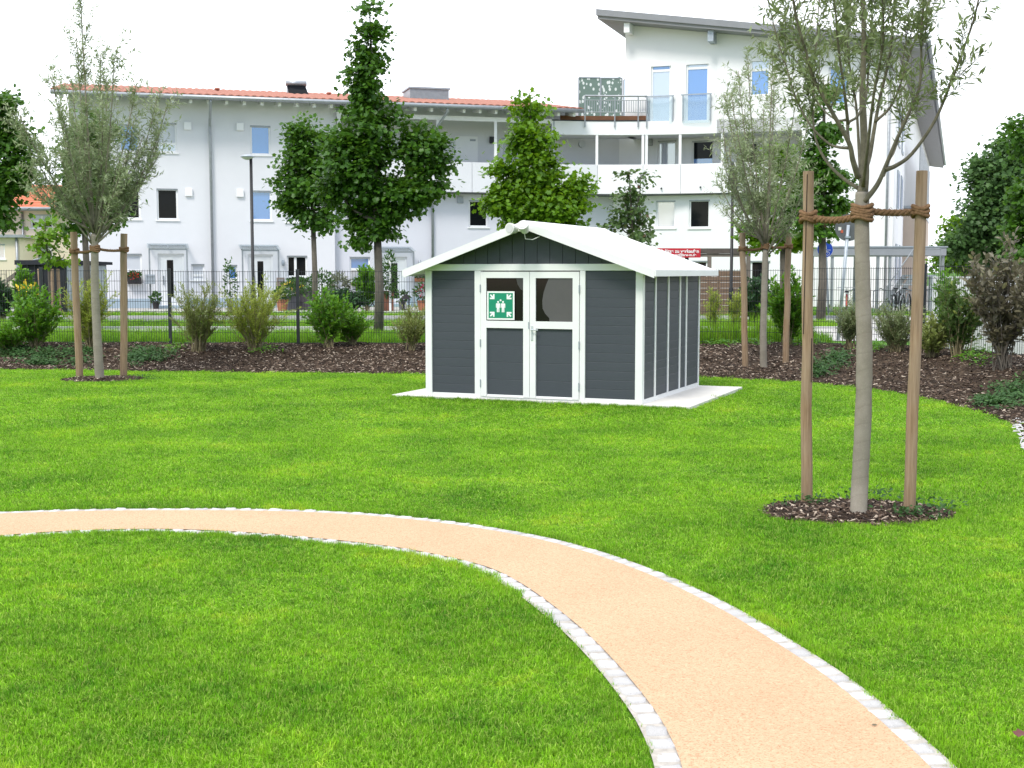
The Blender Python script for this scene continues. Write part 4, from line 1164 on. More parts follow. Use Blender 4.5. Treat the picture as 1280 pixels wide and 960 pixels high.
# white board wall behind the fence at the right
gw = thing('garden_wall', 'low white board wall behind the mesh fence at the right edge', 'wall', (*at(1166, 400, 24.6).xy, GZ), 0)
P0, P1, P2 = at(1166, 400, 24.6), at(1290, 400, 21.5), at(1500, 400, 15.5)
zt1 = at(1170, 345.5, 24.4).z
MB().bar((P0.x, P0.y, (GZ + zt1) / 2), (P1.x, P1.y, (GZ + zt1) / 2), .05, zt1 - GZ).build('board', render_w, gw, world=True)
for q in np.linspace(0, 1, 4):
    x, y = P0.x + (P1.x - P0.x) * q, P0.y + (P1.y - P0.y) * q
    MB().box(x - .03, x + .03, y + .03, y + .09, GZ - .1, zt1).build('post', galv, gw, world=True)

# ================================================================== STREET FURNITURE
def lamp(px, Y, py_top, label, bell):
    b = at(px, 390, Y); top = at(px, py_top, Y).z
    t = thing('street_lamp', label, 'street lamp', (b.x, b.y, GZ), 0, 'street lamps behind the fence')
    h = top - GZ
    MB().tube([(0, 0, -.05), (0, 0, .9), (0, 0, .95), (0, 0, h - .05)], [.075, .075, .05, .045], 12).build('pole', pole_black, t, smooth=True)
    bx(.045, .06, -.05, .05, .5, .95).build('service_door', dark_steel, t)
    if bell:
        MB().lathe([(.03, h + .1), (.06, h + .02), (.10, h - .15), (.13, h - .45), (.22, h - .62), (.24, h - .66)], (0, 0, 0), 16).build('lamp_shade', pole_black, t, smooth=True)
        MB().lathe([(0, h - .63), (.2, h - .64), (.21, h - .67), (.12, h - .76), (0, h - .78)], (0, 0, 0), 16).build('diffuser', galv, t, smooth=True)
    else:
        MB().lathe([(0, h + .02), (.08, h + .015), (.19, h - .02), (.21, h - .05), (.19, h - .06)], (-.10, 0, 0), 20).build('lamp_shade', galv, t, smooth=True)
        MB().lathe([(.18, h - .062), (.14, h - .10), (.07, h - .13), (0, h - .14)], (-.10, 0, 0), 20).build('diffuser', cream_pl, t, smooth=True)
lamp(317, 38, 194, 'black lamp post with a flat grey saucer head in front of the white houses', False)
lamp(913.5, 40, 207, 'black lamp post with a bell shaped head beside the middle willow', True)
# round sign seen from the back
b = G(1047, 426, GZ); tp = at(1055.5, 282, 27.0); ht = tp.z - GZ
rs = thing('round_sign', 'round grey back of a road sign on a leaning galvanised pole', 'road sign', (b.x, b.y, GZ))
lean = (tp.x - b.x)
MB().tube([(0, 0, -.05), (lean, 0, ht)], .036, 10).build('pole', galv, rs, smooth=True)
cx = lean + .015
MB().prism([(cx + .28 * math.cos(a), ht - .05 + .28 * math.sin(a)) for a in np.linspace(0, 2 * math.pi, 36, endpoint=False)], .045, .055).build('plate', M('sign_back', (.12, .125, .13), .6, .1, 5, 0, 60, .4, .3), rs)
bx(lean - .06, lean + .04, -.05, .05, ht - .27, ht - .23).build('clamp', galv, rs)
bx(cx - .21, cx - .15, .038, .0448, ht - .11, ht - .04).build('sticker', M('sticker_white', (.7, .68, .64), .5, .1, 20), rs)
bx(cx - .16, cx - .11, .036, .0378, ht - .16, ht - .10).build('sticker', M('sticker_red', (.5, .1, .05), .5, .1, 20), rs)
# blue foot and cycle path sign
b = at(1036, 392, 40); bz = at(1031, 312, 40)
bs = thing('cycle_path_sign', 'round blue foot and cycle path sign beside the right maple trunk', 'road sign', (b.x, b.y, GZ))
ht = bz.z - GZ; dx = bz.x - b.x
MB().tube([(0, 0, -.05), (dx + .03, 0, ht + .2)], .032, 10).build('pole', galv, bs, smooth=True)
MB().disc_y((dx, ht), .24, -.05, -.04).build('plate', M('sign_blue', (.012, .075, .50), .35, .05), bs)
sgl = MB().disc_y((dx, ht + .165), .028, -.056, -.0505).prism([(dx - .03, ht + .13), (dx + .03, ht + .13), (dx + .045, ht + .02), (dx + .015, ht + .02), (dx, ht + .06), (dx - .015, ht + .02), (dx - .045, ht + .02)], -.056, -.0505)
sgl.box(dx - .17, dx + .17, -.056, -.0505, ht - .02, ht - .008)
for q in (-.075, .075):
    n = 16
    for k in range(n):
        a0, a1 = 2 * math.pi * k / n, 2 * math.pi * (k + 1) / n
        sgl.prism([(dx + q + r * math.cos(a), ht - .12 + r * math.sin(a)) for r, a in ((.05, a0), (.062, a0), (.062, a1), (.05, a1))], -.056, -.0505)
sgl.prism([(dx - .075, ht - .125), (dx - .03, ht - .06), (dx + .05, ht - .06), (dx + .05, ht - .048), (dx - .035, ht - .048), (dx - .085, ht - .12)], -.056, -.0505)
sgl.prism([(dx + .068, ht - .12), (dx + .04, ht - .03), (dx + .052, ht - .03), (dx + .08, ht - .12)], -.056, -.0505)
sgl.build('pictogram', M('picto_white', (.8, .8, .8), .5, .02), bs)
MB().disc_y((dx, ht), .252, -.0398, -.03).build('rim', MATS['picto_white'], bs)

# pergola with the red banner
old_wood = M('weathered_wood', (.20, .175, .15), .9, .2, 5, .3, 40, .2, 0, (1, 1, 1))
brown_wood = M('brown_fence_wood', (.19, .13, .095), .9, .25, 5, .3, 40, .2, 0, (1, 1, 6))
pg0, pg1 = at(792, 320, 42), at(938, 320, 42)
pg = thing('pergola', 'weathered timber pergola in front of the corner house carrying a red banner', 'pergola', (pg0.x, 42, GZ))
zt0, zt1b = at(880, 321, 42).z, at(880, 310.5, 42).z
Lp = pg1.x - pg0.x
bx(0, Lp, -.06, .06, zt0 - GZ, zt1b - GZ - .17).build('beam', old_wood, pg)
bx(-.15, Lp + .1, -.10, .0, zt1b - GZ - .165, zt1b - GZ).build('beam', M('dark_beam', (.10, .085, .075), .9, .2, 5), pg)
for px in (806, 858, 886.5, 935):
    x = at(px, 350, 42).x - pg0.x
    bx(x - .06, x + .06, -.055, .055, -.05, zt0 - GZ - .002).build('post', old_wood if px != 858 else pole_black, pg)
for k in range(5):
    x = .2 + k * (Lp - .4) / 4; bx(x - .04, x + .04, .07, 2.2, zt0 - GZ + .02, zt0 - GZ + .14).build('rafter', old_wood, pg)
bn0, bn1 = at(798, 312, 41.8), at(875.8, 312, 41.8); bz1, bz0 = at(840, 310.3, 41.8).z, at(840, 322, 41.8).z
ban = thing('red_banner', 'red banner with white lettering hung on the pergola beam behind the shed roof', 'banner', (bn0.x, 41.8, bz0))
bw, bh = bn1.x - bn0.x, bz1 - bz0
bx(0, bw, 0, .01, 0, bh).build('cloth', M('banner_red', (.50, .018, .035), .6, .06, 3), ban)
def words(txt, size, x, z, y, mat, parent, rot=(R(90), 0, 0), align='LEFT'):
    cu = bpy.data.curves.new('lettering', 'FONT'); cu.body = txt; cu.size = size; cu.align_x = align; cu.extrude = .002
    cu.offset = .004 * size / .14
    cu.materials.append(mat)
    tmp = link(bpy.data.objects.new('lettering', cu)); me = bpy.data.meshes.new_from_object(tmp.evaluated_get(bpy.context.evaluated_depsgraph_get()))
    bpy.data.objects.remove(tmp); me.materials.clear(); me.materials.append(mat)
    o_ = link(bpy.data.objects.new('lettering', me), parent); o_.location = (x, y, z); o_.rotation_euler = rot
    return o_
tw = M('lettering_white', (.82, .82, .82), .6, .02)
words('Garagenstellplätze zu verkaufen', .152, bw - .05, bh * .52, -.004, tw, ban, align='RIGHT')
words('48 77 01  •  wohnung@brw-m.de', .115, bw - .14, bh * .16, -.004, tw, ban, align='RIGHT')
wf0, wf1 = at(866, 400, 41.0), at(930, 400, 41.0)
wf = thing('timber_screen', 'brown close boarded timber screen under the pergola behind the shed', 'fence', (wf0.x, 41.0, GZ))
hw = at(900, 338.5, 41).z - GZ; Lw = wf1.x - wf0.x
for k in range(8): bx(0, Lw, -.012, .012, k * hw / 8 + .004, (k + 1) * hw / 8 - .004).build('board', brown_wood, wf)
for x in (.0, Lw / 2, Lw): bx(x - .04, x + .04, .014, .09, -.05, hw + .02).build('post', old_wood, wf)
bx(-.1, Lw + .1, .02, .5, -.03, .05).build('base', dark_steel, wf)

# bicycle shelter at the right
sx0, sx1 = at(1036, 320, 44).x, at(1183, 320, 44).x
zs1, zs0 = at(1100, 309.5, 44).z, at(1100, 319.5, 44).z
shel = thing('bicycle_shelter', 'flat roofed grey bicycle shelter beside the corner house', 'shelter', (sx0, 44, GZ))
bx(0, sx1 - sx0, 0, 3.2, zs0 - GZ, zs1 - GZ).build('roof', M('shelter_roof', (.30, .315, .34), .6, .05, 3, 0, 60, .4, .2), shel, bevel=.01)
bx(-.04, sx1 - sx0 + .04, -.03, 3.23, zs1 - GZ + .003, zs1 - GZ + .05).build('roof_edge', galv, shel)
for px in (1040, 1097, 1112, 1178):
    x = at(px, 350, 44.1).x - sx0
    for y in (.12, 3.05): bx(x - .045, x + .045, y - .045, y + .045, -.05, zs0 - GZ - .002).build('post', zinc, shel)
for k in range(4): MB().tube([(1.0 + k * .9, 1.2, 0), (1.0 + k * .9, 1.2, .75), (1.25 + k * .9, 1.2, .85), (1.5 + k * .9, 1.2, .75), (1.5 + k * .9, 1.2, 0)], .02, 6).build('bike_stand', galv, shel)
# outside stair beside the shelter
s0 = at(1108, 388, 43.2); s1 = at(1141, 345, 43.2)
st = thing('metal_stair', 'grey metal stair rising beside the bicycle shelter', 'stair', (s0.x, 43.2, GZ))
dx, dz = s1.x - s0.x, s1.z - GZ
for y in (-.02, .9): MB().bar((0, y, .05), (dx, y, dz), .04, .16).build('stringer', zinc, st)
for k in range(7): bx(dx * (k + .3) / 7.2, dx * (k + .3) / 7.2 + .22, .002, .878, dz * (k + .6) / 7.2, dz * (k + .6) / 7.2 + .03).build('tread', galv, st)
bx(dx, dx + .9, -.02, .92, dz - .02, dz + .04).build('landing', galv, st)
for x in (.86,): 
    for y in (0, .9): bx(dx + x - .03, dx + x + .03, y - .03, y + .03, -.03, dz - .021).build('post', zinc, st)
MB().tube([(0, -.02, .95), (dx, -.02, dz + .9), (dx + .9, -.02, dz + .9)], .02, 6).tube([(0, -.02, .05), (0, -.02, .95)], .02, 6).tube([(dx, -.02, dz), (dx, -.02, dz + .9)], .02, 6).tube([(dx + .9, -.02, dz), (dx + .9, -.02, dz + .9)], .02, 6).build('handrail', zinc, st)

# bicycles
rubber = M('rubber', (.015, .015, .016), .8, .1)
def bicycle(x, y, z, rot, fcol, label, lean=0.0, group='bicycles by the houses'):
    t = thing('bicycle', label, 'bicycle', (x, y, z), rot, group)
    fm = M('bike_paint_%d' % int(sum(fcol) * 1000), fcol, .35, .05)
    r = .33
    def L(p): return (p[0], p[1] + p[2] * lean, p[2])
    for cx in (-.52, .52):
        w_ = MB().tube([L((cx + r * math.cos(a), 0, r + .02 + r * math.sin(a))) for a in np.linspace(0, 2 * math.pi, 29)], .021, 6, False).build('wheel', rubber, t, smooth=True)
        sp = MB()
        for k in range(9):
            a = 2 * math.pi * k / 9; sp.tube([L((cx, 0, r + .02)), L((cx + r * math.cos(a), 0, r + .02 + r * math.sin(a)))], .004, 4)
        sp.tube([L((cx, -.05, r + .02)), L((cx, .05, r + .02))], .02, 8).build('spokes', galv, w_)
    bb, seat, head, hub, fh = (-.05, 0, .30), (-.2, 0, .82), (.36, 0, .80), (-.52, 0, .35), (.52, 0, .35)
    fr = MB()
    for a, b, q in ((bb, seat, .018), (bb, (.38, 0, .66), .021), ((-.17, 0, .72), head, .018), (bb, hub, .012), (hub, (-.17, 0, .72), .011), ((.40, 0, .62), fh, .014), (head, (.40, 0, .62), .02)): fr.tube([L(a), L(b)], q, 7)
    fr.build('frame', fm, t, smooth=True)
    MB().prism_x([(-.07, .86), (.07, .86), (.05, .91), (-.05, .91)], -.30, -.10).build('saddle', rubber, t)
    MB().tube([L((-.2, 0, .80)), L((-.21, 0, .88))], .013, 6).build('seat_post', galv, t)
    MB().tube([L((.36, 0, .80)), L((.34, 0, .98))], .014, 6).tube([L((.22, -.27, .98)), L((.34, -.16, 1.0)), L((.34, .16, 1.0)), L((.22, .27, .98))], .012, 6).build('handlebar', zinc, t)
    MB().tube([L((-.05, -.06, .30)), L((-.05, .06, .30))], .06, 10).tube([L((.02, -.08, .18)), L((-.12, .08, .42))], .01, 5).build('crank', zinc, t)
    MB().tube([L((.52 + .36 * math.cos(a), 0, .35 + .36 * math.sin(a))) for a in np.linspace(.4, 2.9, 9)], .02, 4).tube([L((-.52 + .36 * math.cos(a), 0, .35 + .36 * math.sin(a))) for a in np.linspace(.2, 2.7, 9)], .02, 4).build('mudguard', fm, t)
    return t
p = at(440, 380, 49); bicycle(p.x, 49, GZ, R(28), (.05, .05, .055), 'dark bicycle parked among plants before the third house door')
p = at(459, 380, 48.6); bicycle(p.x, 48.6, GZ, R(5), (.35, .36, .38), 'silver bicycle behind the trunk of the tall maple')
for px, c_, lb in ((1120, (.02, .02, .025), 'black bicycle nearest the stair in the shelter'), (1134, (.30, .32, .34), 'silver bicycle in the middle of the shelter'), (1152, (.04, .05, .10), 'dark blue bicycle behind the right willow stake')):
    p = at(px, 380, 42.4); bicycle(p.x, 42.3 + (px - 1120) * .02, GZ, R(62), c_, lb, 0, 'bicycles by the houses')
p = at(1058, 385, 36); bicycle(p.x, 36, GZ, R(75), (.35, .03, .02), 'bicycle with red parts behind the round sign pole')

# dark garden hut and timber carport at the far left
h0, h1 = at(27.5, 390, 44), at(83, 390, 43.2)
hut = thing('black_hut', 'black felted garden hut with a pale side behind the left fence', 'shed', (h0.x, 44, GZ), math.atan2(-.8, h1.x - h0.x))
hz = at(50, 331, 43.6).z - GZ; Lh = math.hypot(h1.x - h0.x, .8)
felt = M('black_felt', (.014, .016, .022), .8, .25, 4, .2, 20)
bx(0, Lh, 0, 2.0, 0, hz).build('wall', felt, hut)
for k in range(7): bx(Lh * k / 6 - .02, Lh * k / 6 + .02, -.02, -.002, 0, hz).build('batten', pole_black, hut)
MB().prism_x([(-.15, hz + .003), (2.15, hz + .003), (2.15, hz + .10), (-.15, hz + .16)], -.12, Lh + .15).build('roof', felt, hut)
bx(Lh + .002, Lh + .03, .05, 1.95, 0, hz - .02).build('side_board', galv, hut)
a_ = thing('rose_arch', 'thin curved wire plant arch on the roof edge of the black hut', 'plant arch', (at(62, 330, 44.6).x, 44.6, GZ))
MB().tube([(-.8 * math.cos(q), 0, hz + .3 * math.sin(q) - .05 - .0) for q in np.linspace(0, math.pi, 12)], .02, 6).tube([(-.8, 0, 0), (-.8, 0, hz - .05)], .02, 6).tube([(.8, 0, 0), (.8, 0, hz - .05)], .02, 6).build('hoop', galv, a_)
cp0 = at(7, 390, 43); cpt = thing('timber_lean_to', 'small dark timber lean-to frame left of the black hut', 'shelter', (cp0.x, 43, GZ))
cx1 = at(24, 390, 43).x - cp0.x; zt_ = at(24, 339, 43).z - GZ
bx(0, .1, 0, .1, -.05, zt_ - .42).build('post', old_wood, cpt); bx(cx1 - .1, cx1, 0, .1, -.05, zt_ - .06).build('post', old_wood, cpt)
MB().bar((-.1, .05, zt_ - .42), (cx1 + .05, .05, zt_), .1, .12).build('beam', old_wood, cpt)
tr_ = thing('trellis', 'pale wooden lattice trellis at the left picture edge', 'trellis', (at(-30, 390, 42).x, 42.0, GZ))
Lt = at(9, 390, 42).x - at(-30, 390, 42).x; zt_ = at(0, 338, 42).z - GZ; b = MB()
for k in range(6): b.box(Lt * k / 5 - .02, Lt * k / 5 + .02, 0, .02, 0, zt_)
for k in range(6): b.box(0, Lt, -.022, -.002, zt_ * (k + .5) / 6 - .02, zt_ * (k + .5) / 6 + .02)
b.build('lattice', M('pale_wood', (.42, .37, .30), .85, .15, 6), tr_)

# pots, boxes and lanterns in front of the houses
terra = M('terracotta', (.36, .15, .08), .8, .15, 8); slate = M('slate_grey', (.16, .16, .18), .7, .1, 6); dkbox = M('dark_box', (.03, .026, .028), .7, .2, 8)
bloom_r = leafmat('bloom_red', (.50, .03, .03), (.62, .10, .03), (.7, .3, .05), .2, .6)
bloom_y = leafmat('bloom_yellow', (.70, .48, .02), (.75, .60, .05), None, .2, .6)
bloom_p = leafmat('bloom_pink', (.50, .02, .08), (.60, .05, .15), None, .2, .6)
potleaf = leafmat('pot_leaf', (.025, .075, .012), (.06, .15, .025), None, .3)
def puff(name, parent, c, rx, ry, rz_, n, L, mat, tm=T_OVAL):
    d = unit(rng.normal(0, 1, (n, 3))); r = rng.uniform(.45, 1, n)[:, None]
    P = np.array(c) + d * r * np.array([rx, ry, rz_])
    return leaves(name, P, d + rng.normal(0, .5, (n, 3)) + [0, 0, .2], rng.normal(0, 1, (n, 3)) + [0, 0, 1.2], L * rng.uniform(.7, 1.3, n), tm, mat, parent, False)
def flowerbox(px, py0, py1, px1, P, off, label, bloom, mat):
    u0, z1 = P.hit(px, py0, off); u1, z0 = P.hit(px1, py1, off); c = P.pt(u0, off)
    t = thing('flower_box', label, 'flower box', (c.x, c.y, z0), P.ang, 'flower boxes under the windows')
    L_ = u1 - u0; h = (z1 - z0)
    MB().prism_x([(.02, 0), (.24, 0), (.26, h * .5), (0, h * .5)], 0, L_).build('box', mat, t)
    puff('greenery', t, (L_ / 2, .13, h * .62), L_ * .5, .16, h * .42, 220, .09, potleaf)
    if bloom: puff('blossoms', t, (L_ / 2, .06, h * .62), L_ * .32, .14, h * .35, 40, .09, bloom)
flowerbox(159, 339, 355, 177, PL, -.30, 'black window box with red flowers by the first house door', bloom_r, dkbox)
flowerbox(359, 347, 356, 384, PL, -.30, 'long green planted window box under the dark paned window', None, slate)
flowerbox(440, 349, 357, 462, PL, LR - .30, 'brown window box under the blue window behind the tall maple', None, terra)
flowerbox(518, 343, 352, 534, PL, LR - .30, 'window box with white flowers beside the shed roof corner', None, terra)
def postbox(x0, x1, y0, y1, P, off, label, mat):
    u0, z1 = P.hit(x0, y0, off); u1, z0 = P.hit(x1, y1, off); c = P.pt(u0, off)
    t = thing('letterbox', label, 'letterbox', (c.x, c.y, z0), P.ang, 'letterboxes at the house doors')
    bx(0, u1 - u0, 0, .16, 0, z1 - z0).build('case', mat, t, bevel=.01); bx(.04, u1 - u0 - .04, -.012, -.002, (z1 - z0) * .72, (z1 - z0) * .84).build('flap', zinc, t)
    bx((u1 - u0) / 2 - .03, (u1 - u0) / 2 + .03, .165, .22, -(z0 - GZ), z1 - z0 - .05).build('stand', zinc, t)
postbox(181.5, 194.5, 343, 355, PL, -1.2, 'grey letterbox on the porch post of the first house door', galv)
postbox(346, 356, 347, 362, PL, -1.2, 'brownish letterbox right of the second house door', M('brown_metal', (.22, .18, .15), .6, .1))
def pot(px, py, Y, r, h, mat, label, leaf_m, lw, lh, n, bl=None, name='plant_pot', LL=.12, tm=T_OVAL):
    p = at(px, py, Y)
    t = thing(name, label, 'plant pot', (p.x, Y, GZ), 0, 'pots and plants in front of the houses')
    MB().lathe([(0, 0), (r * .75, 0), (r, h), (r * 1.06, h), (r * 1.06, h + .03), (r * .9, h + .03), (r * .88, h - .05), (0, h - .06)], (0, 0, 0), 16).build('pot', mat, t, smooth=False)
    puff('leaves', t, (0, 0, h + lh * .5), lw, lw, lh * .62, n, LL, leaf_m, tm)
    if bl: puff('blossoms', t, (0, -.05, h + lh * .65), lw * .9, lw * .9, lh * .45, 60, .09, bl)
    MB().tube([(0, 0, h - .06), (0, 0, h + lh * .6)], .015, 5).build('stem', old_wood, t)
pot(288, 380, 49.2, .14, .3, slate, 'grey pot with a small clipped ball tree under the small blue window', potleaf, .28, 1.5, 260)
pot(366, 385, 48.0, .28, .5, slate, 'slate tub with yellow flowers right of the second door', potleaf, .55, .55, 420, bloom_y)
pot(353, 388, 47.2, .22, .4, terra, 'terracotta pot with low foliage left of the yellow flower tub', potleaf, .35, .4, 260)
pot(380, 388, 48.6, .34, .75, M('violet_grey', (.20, .17, .20), .8, .1, 6), 'tall violet grey tub with dark foliage by the fence post', potleaf, .45, .4, 320)
pot(402, 388, 47.6, .25, .4, terra, 'pot with dark upright foliage behind the slim maple trunk', potleaf, .55, 1.0, 520)
pot(424, 388, 48.8, .25, .45, slate, 'pot with greyish grass leaves left of the parked bicycles', leafmat('grey_leaf', (.10, .12, .07), (.20, .22, .14), None, .3), .4, .8, 380, None, 'plant_pot', .22, T_WILLOW)
pot(503, 386, 48.5, .15, .3, slate, 'small grey pot at the third house door', potleaf, .25, .4, 160)
pot(529, 388, 47.5, .22, .35, terra, 'pot with pink red flowers beside the shed corner', potleaf, .35, .6, 260, bloom_p)
pot(195, 384, 49.6, .14, .25, dkbox, 'small black pot beside the first porch post', potleaf, .22, .35, 140)
ln = at(507.5, 385, 48.2)
lt = thing('lantern', 'small black lantern standing by the third house door', 'lantern', (ln.x, 48.2, GZ))
bx(-.13, .13, -.13, .13, 0, .05).build('base', dkbox, lt)
for sx in (-1, 1):
    for sy in (-1, 1): bx(sx * .11 - .015, sx * .11 + .015, sy * .11 - .015, sy * .11 + .015, .052, .42).build('frame_bar', dkbox, lt)
MB().lathe([(.17, .422), (.05, .58), (.03, .6), (0, .6)], (0, 0, 0), 4).build('roof', dkbox, lt); MB().lathe([(0, .052), (.045, .052), (.045, .22), (0, .22)], (0, 0, 0), 10).build('candle', cream_pl, lt)
tr2 = at(484, 385, 47); t2 = thing('planter_screen', 'brown timber planter screen with a climbing plant beside the tall maple trunk', 'planter', (at(476, 385, 47).x, 47, GZ))
Lq = at(491, 385, 47).x - at(476, 385, 47).x; zq = at(480, 363, 47).z - GZ
bx(0, Lq, 0, .35, 0, zq * .98).build('board', M('red_brown_wood', (.27, .12, .075), .8, .15, 4, 0, 40, .3, 0, (6, 1, 1)), t2)
bx(Lq - .13, Lq - .05, -.09, -.01, -.03, zq + 1.2).build('post', upvc, t2)
puff('climber', t2, (Lq - .1, -.05, zq + .55), .28, .22, .95, 420, .13, potleaf)

# ================================================================== TREES AND SHRUBS
bark_grey = M('grey_bark', (.13, .115, .095), .9, .25, 14, .5, 40, .2, 0, (1, 1, .4))
bark_pale = M('pale_bark', (.21, .19, .14), .85, .3, 18, .4, 50, .25)
bark_olive = M('olive_bark', (.15, .135, .095), .85, .3, 18, .4, 50, .25)
bark_shrub = M('shrub_bark', (.20, .17, .09), .9, .25, 14)
def jute():
    """bark wrapped in strips of jute: spiral laps"""
    m, t, o = nodes('jute_wrap')
    c = t.nodes.new('ShaderNodeTexCoord'); wv = t.nodes.new('ShaderNodeTexWave'); wv.bands_direction = 'Z'; wv.wave_profile = 'SAW'
    mp = t.nodes.new('ShaderNodeMapping'); mp.inputs['Rotation'].default_value = (R(14), R(10), 0); t.links.new(c.outputs['Object'], mp.inputs['Vector']); t.links.new(mp.outputs[0], wv.inputs['Vector'])
    wv.inputs['Scale'].default_value = 2.6; wv.inputs['Distortion'].default_value = 1.2; wv.inputs['Detail'].default_value = 2; wv.inputs['Detail Scale'].default_value = 3
    f = noise(t, 6, 5, .6); f2 = noise(t, 130, 3, .6)
    col = ramp(t, f, [(.3, (.22, .195, .155)), (.7, (.30, .27, .225))])
    col = mixrgb(t, ramp(t, wv.outputs['Fac'], [(0, .35), (.15, 0.0)]), col, (.17, .145, .11))
    col = mixrgb(t, ramp(t, f2, [(.55, 0), (.8, .5)]), col, (.42, .38, .31))
    mt = t.nodes.new('ShaderNodeMath'); mt.operation = 'MULTIPLY_ADD'; t.links.new(f2, mt.inputs[0]); mt.inputs[1].default_value = .35; t.links.new(wv.outputs['Fac'], mt.inputs[2])
    principled(t, o, col, .95, .1, 0, bump(t, mt.outputs[0], .55, .015))
    return m
wrap = jute()
stake_m, t, o = nodes('stake_wood')
f = noise(t, 7, 6, .65, mapping(t, (9, 9, .5))); f2 = noise(t, 2.2, 3)
cc = ramp(t, f, [(.25, (.17, .11, .062)), (.5, (.285, .195, .118)), (.75, (.37, .27, .175))]); cc = mixrgb(t, ramp(t, f2, [(.4, 0), (.75, .55)]), cc, (.29, .24, .185))
kv = t.nodes.new('ShaderNodeTexVoronoi'); kv.inputs['Scale'].default_value = 2.4; t.links.new(mapping(t, (1.6, 1.6, 1)), kv.inputs['Vector'])
cc = mixrgb(t, ramp(t, kv.outputs['Distance'], [(.05, .8), (.10, 0)]), cc, (.06, .035, .025))
principled(t, o, cc, .85, .2, 0, bump(t, f, .4, .006))
rope_m = M('coir_rope', (.21, .125, .068), .95, .3, 60, .6, 120, .1)

lf_maple = leafmat('maple_leaf', (.026, .085, .007), (.062, .165, .012), (.115, .245, .03), .36, .42)
lf_maple2 = leafmat('maple_leaf_bright', (.060, .155, .006), (.135, .28, .010), (.19, .34, .03), .38, .42)
lf_willow = leafmat('willow_leaf', (.115, .165, .06), (.22, .28, .12), (.36, .42, .25), .28, .45)
lf_willow2 = leafmat('willow_leaf_silver', (.165, .225, .105), (.285, .345, .185), (.44, .49, .34), .28, .5)
lf_bush = leafmat('willow_bush_leaf', (.16, .23, .025), (.30, .37, .055), (.40, .44, .12), .35, .5)
lf_bush2 = leafmat('olive_bush_leaf', (.13, .18, .04), (.23, .28, .075), (.32, .36, .13), .3, .5)
lf_green = leafmat('fresh_leaf', (.045, .15, .008), (.11, .28, .015), (.16, .34, .03), .35, .45)
lf_dark = leafmat('dark_leaf', (.012, .045, .012), (.028, .085, .020), None, .2, .45)
lf_purple = leafmat('purple_leaf', (.085, .080, .048), (.17, .155, .095), (.26, .27, .11), .25, .4)
lf_red = leafmat('red_leaf', (.10, .030, .030), (.16, .05, .045), None, .25, .45)
lf_ivy = leafmat('ivy_leaf', (.02, .065, .014), (.05, .125, .028), (.09, .18, .045), .2, .65)

